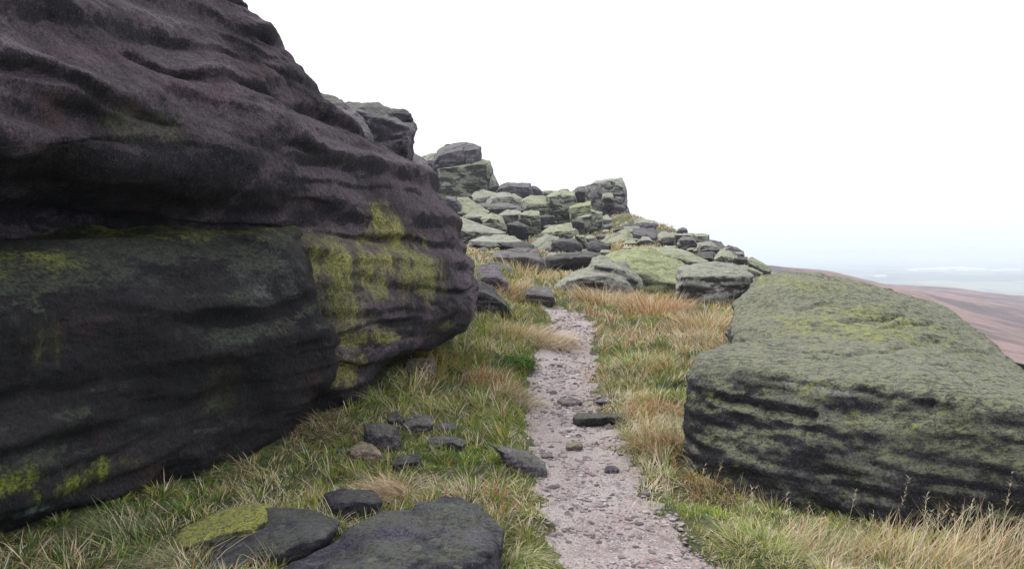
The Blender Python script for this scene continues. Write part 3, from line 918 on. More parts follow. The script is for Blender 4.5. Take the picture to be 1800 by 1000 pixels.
bo_m = np.clip(0.35 + 1.2 * fbm(bo_p * 0.9 + 70, 3), 0, 1.2)
bo_t = (0.05, -0.13)
bo_d = 0.035 * bo_m * strata_disp(bo_p, 3.2, 0.5, bo_t) + 0.020 * np.clip(0.3 + fbm(bo_p * 1.4 + 12, 2), 0, 1) * strata_disp(bo_p + 4, 7.5, 0.5, bo_t)
bo_d += 0.012 * soft_beds(bo_p, 9.0, 0.8, bo_t) * np.clip(0.5 + fbm(bo_p * 2 + 5, 2), 0, 1) + 0.014 * fbm(bo_p * np.array([2.2, 4, 9.0]), 4, 0.65) + 0.007 * fbm(bo_p * 12, 3, 0.65)
# open cracks along the bedding of its top
_bv = BVHTree.FromObject(bo, bpy.context.evaluated_depsgraph_get())
for line_, wd_, dp_ in (([(1365, 607), (1410, 617), (1470, 623), (1530, 618), (1592, 613)], .034, .075), ([(1485, 564), (1530, 563), (1590, 553)], .030, .055),
                        ([(1548, 577), (1600, 570), (1640, 566)], .028, .045), ([(1400, 540), (1450, 536), (1500, 541)], .028, .04), ([(1640, 640), (1690, 655), (1720, 690)], .030, .045),
                        ([(1300, 655), (1400, 672), (1520, 690), (1640, 712)], .02, .03), ([(1260, 700), (1330, 716), (1430, 735)], .03, .04)):
    pts_ = []
    for (ax_, ay_), (bx_, by_) in zip(line_[:-1], line_[1:]):
        for t_ in np.arange(0, 1, 0.03):
            px_ = ax_ + (bx_ - ax_) * t_; py_ = ay_ + (by_ - ay_) * t_ + 2.5 * math.sin(px_ * .09) + 1.5 * math.sin(px_ * .31)
            e_ = Vector(at(px_, py_, 6)) - Vector((0, 0, EYE))
            h_ = _bv.ray_cast(Vector((0, 0, EYE)), e_.normalized())[0]
            if h_ is not None: pts_.append(h_[:])
    pts_ = np.array(pts_)
    near_ = np.nonzero((np.abs(bo_p - pts_.mean(0)) < np.ptp(pts_, 0) / 2 + .2).all(1))[0]
    dm_ = np.sqrt(((bo_p[near_][:, None, :] - pts_[None]) ** 2).sum(2)).min(1)
    bo_d[near_] -= dp_ * np.exp(-(dm_ / wd_) ** 2)
bo.data.vertices.foreach_set('co', (bo_p + bo_n * bo_d[:, None]).astype(np.float32).ravel()); bo.data.update()
tag(bo, 'huge long lichen-streaked boulder with a dark front face beside the path', 'boulder')

G_FORE = 'rocks lying in the grass under the overhang'
G_SCREE = 'fallen blocks on the hillside'
G_STONE = 'loose stones on the gravel path'
# ---- near rocks
rock('flat_rock', 'broad dark flat-topped rock in the bottom grass nearest the viewer', 'rock', [(470, 1010), (560, 960), (680, 905), (775, 872), (815, 872), (862, 905), (886, 935), (884, 985), (878, 1060), (480, 1080)], 3.55, M_SLAB, t=0.95, tf=0.72, group=G_FORE, sm=3, amp=0.035, st_amp=0.03, st_freq=9, res=80, crack=0.02)
rock('yellow_rock', 'low rock crusted with bright yellow lichen among grass tufts', 'rock', [(302, 950), (330, 922), (388, 894), (445, 880), (480, 888), (485, 915), (430, 965), (360, 995), (308, 970)], 4.3, M_YSLAB, t=0.5, tf=0.6, group=G_FORE, sm=5, amp=0.03)
rock('sloping_rock', 'dark sloping rock between the yellow rock and the flat one', 'rock', [(345, 1000), (400, 945), (470, 890), (540, 893), (602, 915), (585, 950), (500, 1000), (420, 1040)], 4.0, M_SLAB, t=0.7, tf=0.7, group=G_FORE, sm=5, amp=0.03)
rock('small_rock', 'small dark rock just behind the flat rock with pale grass beside it', 'rock', [(568, 868), (600, 858), (655, 862), (672, 880), (655, 905), (600, 915), (572, 895)], 4.75, M_SLAB, t=0.3, tf=0.5, group=G_FORE)
near = [
    ('dark square block half hidden under the nose of the overhang', [(712, 632), (760, 628), (768, 640), (758, 668), (718, 668), (708, 655)], 8.6, M_BROWN),
    ('mossy topped dark block standing in the middle of the rock cluster', [(640, 745), (660, 738), (692, 740), (706, 752), (700, 790), (670, 800), (640, 775)], 6.7, M_DARK),
    ('pointed dark rock behind the mossy topped block', [(680, 730), (700, 718), (712, 735), (708, 756), (684, 756)], 7.0, M_DARK),
    ('rounded dark rock at the back of the rock cluster', [(706, 745), (730, 726), (752, 726), (762, 745), (758, 762), (715, 768)], 7.0, M_PURPLE),
    ('small dark rock at the path end of the rock cluster', [(765, 748), (785, 738), (802, 748), (804, 760), (770, 764)], 7.0, M_PURPLE),
    ('low wedge of dark rock below the rounded one', [(750, 775), (765, 764), (800, 765), (822, 775), (800, 792), (765, 792)], 6.7, M_PURPLE),
    ('brown rock tilted in the grass before the mossy topped block', [(608, 790), (625, 775), (652, 778), (675, 800), (660, 812), (620, 808)], 6.4, M_BROWN),
    ('grey rock sunk in green grass before the rock cluster', [(686, 812), (700, 800), (735, 796), (742, 815), (725, 830), (692, 830)], 6.2, M_DARK),
    ('tiny dark stone beside the tilted brown rock', [(588, 790), (600, 784), (608, 792), (604, 800), (590, 800)], 6.5, M_DARK),
]
for lab, o, d, m in near:
    _oa = np.array(o)
    rock('rock', lab, 'rock', o, gp(_oa[:, 0].mean(), _oa[:, 1].max() + 2).y * 1.008, m, group=G_FORE, sm=2, amp=0.07, tf=.5, facets=6)
rock('embedded_rock', 'long grey rock sunk in the grass verge with its end jutting into the path', 'rock', [(868, 784), (895, 784), (935, 795), (960, 812), (962, 830), (950, 842), (925, 838), (895, 812)], 5.75, M_PURPLE, t=0.32, tf=0.6, sm=4)
rock('embedded_slab', 'flat dark slab sunk in the grass edge jutting into the path', 'rock', [(1005, 735), (1015, 725), (1060, 727), (1096, 728), (1095, 738), (1060, 745), (1012, 748)], 7.4, M_DARK, t=0.5, tf=0.4)
rock('embedded_slab', 'worn slab lying flush in the grass above the jutting dark slab', 'rock', [(1046, 705), (1060, 697), (1085, 698), (1090, 708), (1060, 714)], 8.3, M_PURPLE, t=0.4, tf=0.6)
# ---- rocks behind the nose and round the head of the path
mid = [
    ('brown_boulder', 'brown stained boulder tucked behind the nose of the overhang', [(822, 500), (840, 490), (866, 505), (890, 530), (902, 546), (880, 556), (830, 556)], 12.6, M_DARK, .9, .3),
    ('rounded_boulder', 'dark rounded boulder behind the brown stained boulder', [(836, 480), (848, 466), (870, 468), (888, 490), (892, 505), (860, 508), (838, 500)], 14.5, M_PURPLE, 1.0, .5),
    ('rounded_boulder', 'dark humped boulder leaning behind the rounded one', [(862, 462), (880, 462), (895, 470), (906, 488), (904, 500), (885, 500), (865, 480)], 16.5, M_PURPLE, 1.2, .5),
    ('doorstep_rock', 'flat purple rock where the path ends', [(920, 510), (940, 503), (965, 506), (978, 520), (968, 536), (938, 536), (926, 526)], 14.3, M_PURPLE, .7, .5),
    ('split_boulder', 'broad grey boulder with a deep dark cleft, above rusty grass', [(975, 512), (985, 496), (1005, 482), (1035, 470), (1060, 474), (1085, 480), (1112, 520), (1080, 526), (985, 524)], 15.6, M_GREY, 1.3, .25),
    ('pale_dome', 'pale yellow-green domed boulder behind the cleft boulder', [(1058, 455), (1082, 444), (1125, 438), (1150, 442), (1200, 466), (1202, 492), (1170, 520), (1130, 522), (1112, 500)], 16.6, M_PALE, 2.2, .8),
    ('dark_boulder', 'dark grey boulder with a flat steep side next to the pale dome', [(1196, 472), (1208, 465), (1253, 460), (1280, 465), (1325, 486), (1300, 520), (1282, 536), (1240, 540), (1198, 530), (1190, 514)], 14.6, M_GREY, 1.5, .3),
]
for nm, lab, o, d, m, t, tf in mid:
    ex = ()
    if nm == 'split_boulder':
        ex = (([(1033, 472), (1040, 452), (1058, 451), (1080, 462), (1098, 460), (1120, 480), (1131, 492), (1128, 522), (1112, 524), (1040, 500)], 16.1, 0.9),)
    o = np.array(o, float); oc_ = o.mean(0)
    o = oc_ + (o - oc_) * (1.0 if nm == 'brown_boulder' else 1.10)
    rock(nm, lab, 'boulder', o, d, m, t=t, tf=tf, sm=3, amp=0.04, extra=ex, res=60, st_amp=0.02, st_freq=5, facets=3, crack=0.02)


def Z4(l): return [(740 + x / 4, 230 + y / 4) for x, y in l]
def Z5(l): return [(960 + x / 4.09, 360 + y / 4.09) for x, y in l]


# name, label, outline, depth (None: from the slope), material, top share
SC = [
    ('balanced_boulder', 'rounded boulder balanced on top of the square green tor', Z4([(85, 240), (120, 140), (180, 95), (340, 78), (420, 110), (428, 180), (400, 203), (250, 228), (110, 245)]), 62, M_PURPLE, .4, .75),
    ('tor_block', 'big square green-lichened tor carrying the rounded boulder', Z4([(88, 262), (250, 225), (420, 200), (482, 213), (502, 262), (500, 330), (480, 405), (360, 470), (200, 445), (100, 385)]), 61.5, M_GREEN, .12, .7),
    ('tor_shoulder', 'low grey shoulder of rock against the path end of the tor', Z4([(490, 320), (515, 312), (535, 345), (550, 385), (520, 412), (475, 410)]), 61.5, M_GREY, .3, .7),
    ('skyline_rock', 'grey rock peeping out behind the balanced boulder', Z4([(0, 182), (50, 165), (105, 158), (110, 250), (100, 330), (10, 300)]), 64, M_GREY, .3, .7),
    ('skyline_boulder', 'smooth purple boulder on the skyline past the tor', Z4([(522, 442), (560, 380), (612, 360), (690, 368), (770, 370), (788, 440), (720, 468), (600, 455)]), 60, M_PURPLE, .3, .8),
    ('skyline_boulder', 'small purple boulder behind the smooth skyline boulder', Z4([(776, 384), (810, 388), (852, 422), (850, 452), (785, 452)]), 62, M_PURPLE, .3, .8),
    ('skyline_rock', 'low thin rock along the skyline dip', Z4([(845, 424), (890, 416), (970, 424), (985, 440), (960, 455), (860, 452)]), 64, M_GREY, .3, .8),
    ('skyline_rock', 'small knob of rock breaking the skyline before the crag', Z4([(970, 420), (1000, 408), (1035, 410), (1050, 430), (1000, 440)]), 63, M_PURPLE, .3, .8),
    ('grey_rock', 'grey rock under the foot of the square tor', Z4([(362, 460), (390, 430), (440, 420), (515, 440), (480, 500), (385, 505)]), 58, M_GREY, .4, .7),
    ('grey_rock', 'grey rock with a black hollow below the smooth skyline boulder', Z4([(478, 492), (520, 455), (575, 438), (645, 447), (705, 482), (695, 525), (600, 512), (515, 512)]), 56, M_GREY, .3, .7),
    ('pale_slab', 'pale smooth slab sloping down from the tor', Z4([(250, 480), (330, 475), (400, 515), (462, 562), (440, 592), (260, 585)]), 50, M_GREEN, .8, .9),
    ('grey_rock', 'dark rock just beyond the nose on the skyline slope', Z4([(185, 465), (245, 470), (275, 520), (280, 570), (220, 560), (180, 500)]), 50, M_PURPLE, .3, .9),
    ('flat_block', 'flat grey block lying above the small black one', Z4([(380, 520), (470, 508), (600, 510), (722, 545), (700, 562), (480, 548)]), 53, M_PURPLE, .5, .8),
    ('black_block', 'small nearly black block in the middle of the blocks', Z4([(463, 562), (490, 530), (545, 538), (556, 572), (500, 585)]), 51.5, M_DARK, .3, .8),
    ('round_block', 'round-ended grey block right of the small black one', Z4([(556, 590), (610, 555), (690, 568), (705, 608), (655, 638), (570, 625)]), 50.5, M_GREY, .4, .8),
    ('tilted_block', 'tilted grey block with a ridged top edge', Z4([(306, 605), (360, 585), (425, 578), (482, 602), (495, 690), (400, 665)]), 46, M_GREY, .3, .8),
    ('tilted_block', 'pointed grey-green block leaning on the ridged one', Z4([(430, 622), (500, 582), (562, 608), (592, 682), (545, 705), (470, 695)]), 45, M_GREEN, .3, .8),
    ('sloping_slab', 'wide grey slab sloping under the tilted blocks', Z4([(250, 600), (310, 615), (420, 665), (520, 700), (562, 712), (450, 740), (340, 758), (270, 700)]), 42, M_GREY, .8, 1.0),
    ('grey_block', 'pale square block beside the shadowed gap in the terrace', Z4([(698, 582), (760, 562), (822, 570), (835, 660), (800, 685), (700, 625)]), 49, M_GREEN, .3, .8),
    ('black_block', 'dark wedge under the pale square block', Z4([(598, 662), (640, 648), (682, 638), (742, 672), (742, 702), (640, 708)]), 45.5, M_DARK, .3, .7),
    ('terrace_block', 'green flat-topped terrace block below the skyline dip', Z4([(712, 500), (740, 475), (780, 460), (905, 468), (922, 560), (860, 592), (728, 545)]), 54, M_GREEN, .4, .9),
    ('terrace_block', 'tall green terrace block with vertical joints', Z4([(898, 468), (950, 436), (1000, 428), (1070, 440), (1085, 520), (1062, 592), (1000, 575), (915, 562)]), 53.5, M_GREEN, .15, .9),
    ('terrace_block', 'grey terrace block against the foot of the crag', Z4([(1060, 440), (1100, 400), (1152, 393), (1168, 490), (1090, 498)]), 56, M_PURPLE, .3, .9),
    ('crag_tower', 'high square-cut crag jutting against the sky', Z4([(1160, 388), (1240, 350), (1330, 338), (1412, 333), (1422, 400), (1442, 408), (1448, 500), (1455, 570), (1400, 545), (1300, 555), (1220, 545), (1160, 485)]), 54, M_GREY, .06, .8),
    ('crag_block', 'pointed grey block at the foot of the high crag', Z4([(1298, 545), (1370, 500), (1428, 540), (1392, 612), (1318, 602)]), 52.5, M_PURPLE, .3, .7),
    ('crag_block', 'small dark block below the sheer edge of the high crag', Z4([(1398, 592), (1428, 560), (1455, 545), (1470, 592), (1430, 602)]), 52.5, M_PURPLE, .3, .8),
    ('yellow_block', 'yellow-green square block in the terrace', Z4([(1052, 540), (1110, 515), (1182, 500), (1198, 590), (1130, 615), (1062, 578)]), 50, M_PALE, .25, .8),
    ('green_block', 'narrow green block under the yellow-green one', Z4([(1098, 612), (1195, 590), (1198, 680), (1140, 688)]), 48, M_GREEN, .15, .8),
    ('green_block', 'tall narrow green block next to the crag foot', Z4([(1198, 560), (1270, 580), (1278, 705), (1208, 695)]), 48, M_GREEN, .12, .8),
    ('black_block', 'dark block put in for the shadow inside the terrace gap', Z4([(838, 600), (880, 590), (935, 602), (932, 650), (852, 662)]), 50.5, M_DARK, .2, .7),  # added dark block, stands in for a shadow between the blocks
    ('topped_block', 'block with a bright pale top and a dark front', Z4([(840, 740), (880, 700), (930, 668), (1062, 650), (1092, 700), (1088, 752), (900, 755)]), 42, M_GREEN, .5, .8),
    ('dark_pillar', 'dark upright pillar block at the side of the bright topped one', Z4([(1062, 632), (1100, 628), (1142, 642), (1148, 752), (1098, 745)]), 42.5, M_DARK, .12, .8),
    ('grey_wedge', 'pale grey wedge below the bright topped block', Z4([(778, 802), (830, 760), (880, 740), (955, 752), (930, 862), (860, 858), (800, 842)]), 35.5, M_GREY, .7, .8),
    ('dark_wedge', 'dark jagged block against the pale grey wedge', Z4([(935, 770), (1000, 758), (1082, 762), (1122, 832), (1040, 862), (915, 862)]), 35.5, M_DARK, .2, .7),
    ('green_block', 'upright green block beside the dark jagged block', Z4([(1088, 742), (1150, 740), (1175, 832), (1120, 838)]), 36.5, M_GREEN, .15, .8),
    ('flat_slab', 'long flat grey slab above the dry grass', Z4([(370, 772), (450, 742), (560, 732), (640, 745), (690, 785), (600, 802), (430, 795)]), 36.5, M_GREY, .7, .9),
    ('flat_slab', 'long flat dark slab continuing from the flat grey one', Z4([(560, 792), (640, 778), (740, 782), (782, 802), (782, 838), (680, 815)]), 35, M_DARK, .4, .8),
    ('dark_boulder', 'dark humped boulder with dry grass in front, above the purple rock', Z4([(512, 905), (540, 860), (660, 833), (792, 838), (852, 940), (800, 972), (660, 985), (560, 950)]), 23.5, M_PURPLE, .4, .8),
    ('flat_boulder', 'flat-topped dark boulder above the dry grass and behind the cleft boulder', Z4([(865, 945), (905, 880), (1000, 862), (1150, 848), (1255, 880), (1240, 915), (1100, 930), (900, 962)]), 24.5, M_DARK, .4, .8),
    ('grey_block', 'low grey block right of the dark jagged block', Z4([(1168, 805), (1230, 780), (1302, 760), (1298, 830), (1185, 840)]), 36.5, M_GREY, .3, .8),
    ('green_block', 'broad green block behind the pale dome', Z4([(1288, 775), (1350, 730), (1432, 700), (1485, 760), (1450, 835), (1330, 855)]), 36, M_GREEN, .5, .8),
    ('green_rock', 'green rock next to the broad green block, behind the pale dome', Z5([(595, 235), (640, 238), (700, 290), (700, 325), (610, 318)]), 35.5, M_GREEN, .4, .8),
    ('green_dome', 'green rounded boulder rising behind the pale dome', Z5([(745, 325), (800, 312), (900, 308), (1000, 338), (1132, 400), (1100, 425), (970, 435), (850, 390)]), 21, M_GREEN, .7, 1.0),
    ('jointed_block', 'grey block with vertical cracks near the end of the edge', Z5([(918, 212), (990, 203), (1065, 205), (1092, 262), (1085, 375), (1010, 335), (925, 300)]), 31, M_GREY, .12, .8),
    ('jointed_block', 'tall square green-sided block at the end of the edge', Z5([(1058, 212), (1115, 208), (1172, 215), (1168, 375), (1130, 398), (1072, 365)]), 30.5, M_GREEN, .1, .8),
    ('grey_rock', 'grey rock left of the block with vertical cracks', Z5([(815, 248), (850, 212), (925, 218), (928, 272), (852, 280)]), 33, M_GREY, .3, .8),
    ('skyline_rock', 'small dark rock on the skyline above the cracked block', Z5([(935, 198), (950, 172), (985, 160), (1012, 172), (1022, 208), (970, 210)]), 34, M_PURPLE, .3, .8),
    ('skyline_rock', 'small square rock just past the tall green-sided block', Z5([(1168, 258), (1190, 252), (1218, 256), (1218, 315), (1172, 315)]), 30, M_GREY, .2, .8),
    ('skyline_rock', 'sloping pale rock past the small square one', Z5([(1212, 268), (1262, 270), (1295, 312), (1275, 330), (1218, 328)]), 29, M_GREEN, .4, .8),
    ('grey_rock', 'wide grey rock under the small square skyline rock', Z5([(1160, 322), (1225, 312), (1295, 310), (1282, 360), (1240, 398), (1158, 405)]), 27, M_GREY, .4, .8),
    ('brown_rock', 'rounded brownish rock near the end of the edge', Z5([(1235, 375), (1262, 340), (1298, 325), (1355, 350), (1378, 422), (1300, 440), (1245, 425)]), 24.5, M_PURPLE, .3, .8),
    ('skyline_rock', 'pointed purple rock standing against the pale sky', Z5([(1298, 318), (1318, 298), (1342, 294), (1368, 365), (1335, 362)]), 26, M_PURPLE, .2, .8),
    ('grey_rock', 'dark-holed rock between the brownish rock and the last boulder', Z5([(1362, 385), (1400, 375), (1442, 380), (1450, 432), (1380, 438)]), 23.5, M_DARK, .3, .8),
    ('last_boulder', 'sloping green-grey boulder at the very end of the rocky edge', Z5([(1442, 395), (1462, 378), (1485, 374), (1560, 418), (1618, 456), (1600, 478), (1552, 492), (1480, 455)]), 22, M_GREEN, .5, .8),
    ('grey_rock', 'grey rock in front of the dark-holed one', Z5([(1372, 450), (1400, 438), (1445, 440), (1478, 500), (1430, 512), (1380, 490)]), 21.5, M_GREY, .4, .8),
    ('grey_rock', 'small rock propping up the last boulder', Z5([(1452, 452), (1490, 458), (1552, 490), (1530, 515), (1470, 512)]), 21.5, M_GREEN, .3, .8),
    ('dark_rock', 'dark rock left of the upright green block behind the flat dark boulder', Z5([(300, 275), (380, 258), (452, 290), (440, 335), (330, 340)]), 33, M_DARK, .3, .8),
    ('rubble_rock', 'dark block in the rubble under the high crag', Z5([(415, 150), (470, 135), (525, 152), (530, 190), (430, 195)]), 46, M_PURPLE, .3, .8),
    ('rubble_rock', 'low dark rock in the rubble above the green dome', Z5([(690, 285), (740, 272), (800, 285), (780, 315), (700, 312)]), 33, M_DARK, .3, .8),
    ('rubble_rock', 'green patch-covered rock high on the right-hand rubble slope', Z5([(640, 140), (680, 125), (725, 130), (735, 158), (690, 172), (650, 165)]), 46, M_GREEN, .5, .8),
    ('rubble_rock', 'long low rock on the skyline of the rubble slope', Z5([(735, 150), (770, 152), (815, 170), (800, 185), (750, 175)]), 43, M_PURPLE, .3, .8),
    ('rubble_rock', 'grey rubble rock below the long low skyline rock', Z5([(690, 205), (740, 195), (780, 212), (765, 240), (700, 238)]), 38, M_GREY, .4, .8),
]
for nm, lab, o, d, m, tf, tt in SC:
    oa = np.array(o)
    big_ = 1.03 if nm in ('balanced_boulder', 'tor_block', 'tor_shoulder', 'skyline_rock', 'skyline_boulder', 'crag_tower', 'last_boulder', 'jointed_block') else 1.2
    oc_ = oa.mean(0)
    oa = oc_ + (oa - oc_) * np.array([big_, 1 + (big_ - 1) * .8])
    o = oa
    w = (oa[:, 0].max() - oa[:, 0].min()) / F * d
    rock(nm, lab, 'boulder', o, d, m, t=tt * w, tf=tf, group=G_SCREE, angular=0 if 'boulder' in nm or 'dome' in nm else 9, sm=1, amp=0.022, res=54, crack=0.05, facets=2, sink=0.3 * (oa[:, 1].max() - oa[:, 1].min()) / F * d + 0.3,
         st_amp=0.0)
random.seed(21)
for i in range(34):
    px = random.uniform(1098, 1295)
    sky_ = np.interp(px, [1090, 1120, 1180, 1245, 1300], [374, 383, 406, 424, 448])
    py = sky_ + random.choice((random.uniform(17, 26), random.uniform(18, 50)))
    p = gp(px, py)
    if p.y < 18 or p.y > 62: continue
    w = random.uniform(24, 46); h = w * random.uniform(.5, .85)
    o = [(px + math.cos(a) * w / 2 * r, py - h * .3 + math.sin(a) * h / 2 * r) for a, r in ((math.pi / 3 * q_ + random.uniform(-.4, .4), random.uniform(.85, 1.25)) for q_ in range(6))]
    rock('slope_block', 'broken angular block half buried in the descending right-hand end of the boulder slope', 'rock', o, p.y * 0.995, random.choice((M_GREY, M_GREY, M_GREEN, M_PURPLE, M_DARK)), tf=random.uniform(.2, .6), group='half buried blocks along the descending slope', angular=6, amp=.03, crack=0.04, facets=2)
for i in range(190):
    if i < 60:
        px = random.uniform(1090, 1300); py = np.interp(px, [1090, 1120, 1180, 1245, 1300], [388, 388, 412, 428, 452]) + random.uniform(2, 42)
    else:
        px = random.uniform(800, 1120); py = random.uniform(348, 462)
    p = gp(px, py)
    if p.y < 18 or p.y > 62 or (px > 1075 and py < 394): continue
    w = random.uniform(9, 26) * (1.0 if p.y > 28 else 1.3); h = w * random.uniform(.45, .8)
    o = []
    for q_ in range(8):
        a = 2 * math.pi * q_ / 8 + random.uniform(-.3, .3); r = random.uniform(.8, 1.15)
        o.append((px + math.cos(a) * w / 2 * r, py - h * .35 + math.sin(a) * h / 2 * r))
    rock('rubble_block', 'small broken block of grey gritstone lying among the rubble of the far slope', 'rock', o, p.y * 0.995, random.choice((M_GREY, M_GREY, M_PURPLE, M_GREEN, M_DARK)), tf=random.uniform(.2, .6), group='rubble blocks on the far slope', angular=4, amp=.03)
# ---- rocks on the crest behind the great overhang
for nm, lab, o, d, m, t in [
    ('crest_rock', 'long purple rock on the crest just behind the overhang', [(540, 200), (560, 162), (600, 178), (640, 212), (656, 240), (660, 290), (580, 280)], 11.5, M_PURPLE, 1.2),
    ('crest_rock', 'blunt purple rock with an undercut beak against the sky', [(600, 190), (612, 180), (662, 182), (680, 200), (728, 215), (732, 228), (715, 258), (700, 270), (660, 290), (640, 250)], 12.8, M_PURPLE, 1.2),
    ('crest_rock', 'small rounded cap of rock on top of the undercut beak', [(676, 196), (690, 191), (708, 192), (724, 200), (726, 212), (700, 216), (680, 208)], 13.2, M_DARK, .45),
    ('crest_rock', 'low sloping rock between the beak and the tor', [(705, 270), (730, 270), (752, 285), (762, 305), (770, 340), (730, 330)], 20, M_PURPLE, 3.0)]:
    rock(nm, lab, 'boulder', o, d, m, t=t, tf=.3, group='rocks along the crest above the overhang', sm=4, amp=0.05, res=46, st_amp=0.02, st_freq=4, sink=0.9)
rock('knob_rock', 'small dark knob of rock peeping over the huge long boulder', 'rock', [(1540, 512), (1550, 506), (1568, 507), (1574, 514), (1574, 524), (1545, 522)], 11.0, M_DARK, t=.3, sink=0.7)

# ---- stones on the path
random.seed(5)


def stone(px, py, w, h, label, mat=None, group=G_STONE, d=None):
    n = 9
    p = gp(px, py + h / 2)
    o = []
    for i in range(n):
        a = 2 * math.pi * i / n + random.uniform(-.2, .2)
        r = random.uniform(.85, 1.1)
        o.append((px + math.cos(a) * w / 2 * r, py + math.sin(a) * h / 2 * r))
    return rock('stone', label, 'stone', o, p.y, mat or M_STONE, t=0.7 * w / F * p.y, tf=.45, group=group, sm=3, amp=0.06, res=18, sink=0.3 * h / F * p.y)


stone(973, 691, 15, 12, 'small dark stone above the pair of touching stones')
stone(1004, 708, 40, 18, 'larger dark oblong stone of the touching pair on the path')
stone(985, 706, 13, 13, 'smaller round stone touching the dark oblong one')
stone(1010, 785, 33, 19, 'pinkish brown stone lying mid path', M_BROWN)
stone(1037, 791, 14, 7, 'flat dark stone beside the pinkish brown one')
stone(961, 802, 24, 15, 'dark stone against the tip of the long verge rock')
stone(957, 725, 10, 10, 'little upright stone at the grass side of the path below the pair')
stone(1062, 803, 18, 9, 'low stone at the far side of the path below the pinkish one')
stone(1075, 826, 28, 17, 'half buried grey stone at the grassy path side', M_PURPLE)
stone(1043, 822, 10, 8, 'little stone near the half buried grey one')
stone(1118, 911, 22, 10, 'flat purple stone set in the lower path', M_PURPLE)
stone(996, 903, 12, 7, 'small stone set low in the path, at the near grass verge')
stone(1015, 898, 15, 8, 'worn stone set in the middle of the lower path')
stone(1010, 983, 22, 9, 'flat stone in the path at the bottom of the view', M_PURPLE)
pl = 'little grey stone lying among the path gravel'
for px, py, w, h in ((995, 735, 8, 6), (992, 715, 7, 5), (975, 745, 9, 5), (1003, 752, 8, 5), (985, 762, 7, 4), (1020, 760, 8, 5), (990, 640, 10, 5), (1005, 622, 14, 6), (1010, 607, 12, 5), (998, 600, 10, 4), (1022, 612, 10, 5),
                     (1000, 655, 8, 4), (985, 780, 8, 5), (1055, 845, 9, 6), (990, 845, 8, 5), (1030, 870, 9, 6), (1070, 880, 10, 6), (1020, 925, 9, 5), (1090, 930, 11, 6), (1150, 950, 11, 6), (1050, 955, 10, 6),
                     (968, 870, 9, 6), (1008, 630, 16, 6), (992, 590, 9, 4), (1028, 640, 8, 4), (1012, 668, 7, 4)):
    stone(px, py, w, h, pl)
for i in range(38):
    py = math.exp(random.uniform(math.log(590), math.log(985)))
    d_ = gp(1000, py).y
    a_, b_ = path_edges(np.array([d_]))
    xx = random.uniform(.18, .85); xw = float(a_[0] + (b_[0] - a_[0]) * xx)
    stone(900 + xw / d_ * F, py, random.uniform(6, 13), random.uniform(4, 7), pl, random.choice((M_STONE, M_STONE, M_PURPLE, M_DARK)))

# ---- fine gravel (uncountable)
rg = np.random.RandomState(11)
NG = 12000
gyv = np.exp(rg.uniform(math.log(3.0), math.log(13.6), NG))
a, b = path_edges(gyv)
clump = rg.uniform(0, 1, NG)
gxv = a - 0.05 + (b - a + 0.13) * rg.beta(1.3, 1.3, NG)
dens = fbm(np.stack([gxv * 2.2, gyv * 2.2, 0 * gyv], 1), 3)
keep = dens > rg.uniform(-0.45, 0.75, NG)
gxv, gyv = gxv[keep], gyv[keep]
NG = len(gxv)
gzv = terrain(gxv, gyv) + 0.012
sz = np.exp(rg.normal(math.log(0.0075), 0.6, NG)).clip(0.003, 0.024) * (0.75 + gyv / 16)
ico = bmesh.new(); bmesh.ops.create_icosphere(ico, subdivisions=1, radius=1)
iv = np.array([v.co[:] for v in ico.verts]); ifc = np.array([[v.index for v in f.verts] for f in ico.faces]); ico.free()
nv = len(iv)
jit = 1 + 0.28 * rg.normal(size=(NG, nv, 1))
V = iv[None] * jit * (sz[:, None, None] * np.stack([rg.uniform(.8, 1.4, NG), rg.uniform(.7, 1.2, NG), rg.uniform(.4, .8, NG)], 1)[:, None, :])
ang = rg.uniform(0, 6.28, NG)
ca, sa = np.cos(ang)[:, None], np.sin(ang)[:, None]
V = np.stack([V[..., 0] * ca - V[..., 1] * sa, V[..., 0] * sa + V[..., 1] * ca, V[..., 2]], -1)
V += np.stack([gxv, gyv, gzv], 1)[:, None, :]
fl = (ifc[None] + (np.arange(NG) * nv)[:, None, None]).reshape(-1)
pal = np.array([(.27, .22, .22), (.34, .31, .31), (.17, .14, .15), (.09, .075, .082), (.48, .46, .47), (.25, .18, .165)])
gc = pal[rg.choice(len(pal), NG, p=[.36, .17, .20, .13, .03, .11])] * rg.uniform(.8, 1.15, (NG, 1))
k = NT('gravel_grains')
ga = k.n('ShaderNodeAttribute', attribute_name='blade_colour')
k.l(ga.outputs['Color'], k.b.inputs['Base Color']); k.b.inputs['Roughness'].default_value = 0.85
gravel = mesh_np('gravel', V.reshape(-1, 3), fl, np.full(NG * len(ifc), 3), k.m, False, np.repeat(gc, nv, 0))
tag(gravel, 'pinkish grey gravel scattered over the footpath', 'gravel', kind='stuff')

# ------------------------------------------------------------------ grass
BVH = BVHTree.FromPolygons(PROXY_V, PROXY_F)
GREEN = np.array((.10, .21, .02)); LIME = np.array((.29, .35, .045)); STRAW = np.array((.66, .57, .41)); RUST = np.array((.44, .165, .04)); DGREEN = np.array((.022, .05, .012)); TAN = np.array((.34, .24, .12))
UP = Vector((0, 0, 1))


def free_ground(x, y, z, L):
    """drop blades rooted inside a rock and shorten those under an overhang"""
    keep = np.ones(len(x), bool)
    for i in range(len(x)):
        loc, nrm, idx, dist = BVH.ray_cast(Vector((x[i], y[i], z[i] + 0.01)), UP, 4.0)
        if loc is None: continue
        if nrm.z > 0: keep[i] = False
        elif dist < L[i]: L[i] = dist * 0.9
    return keep


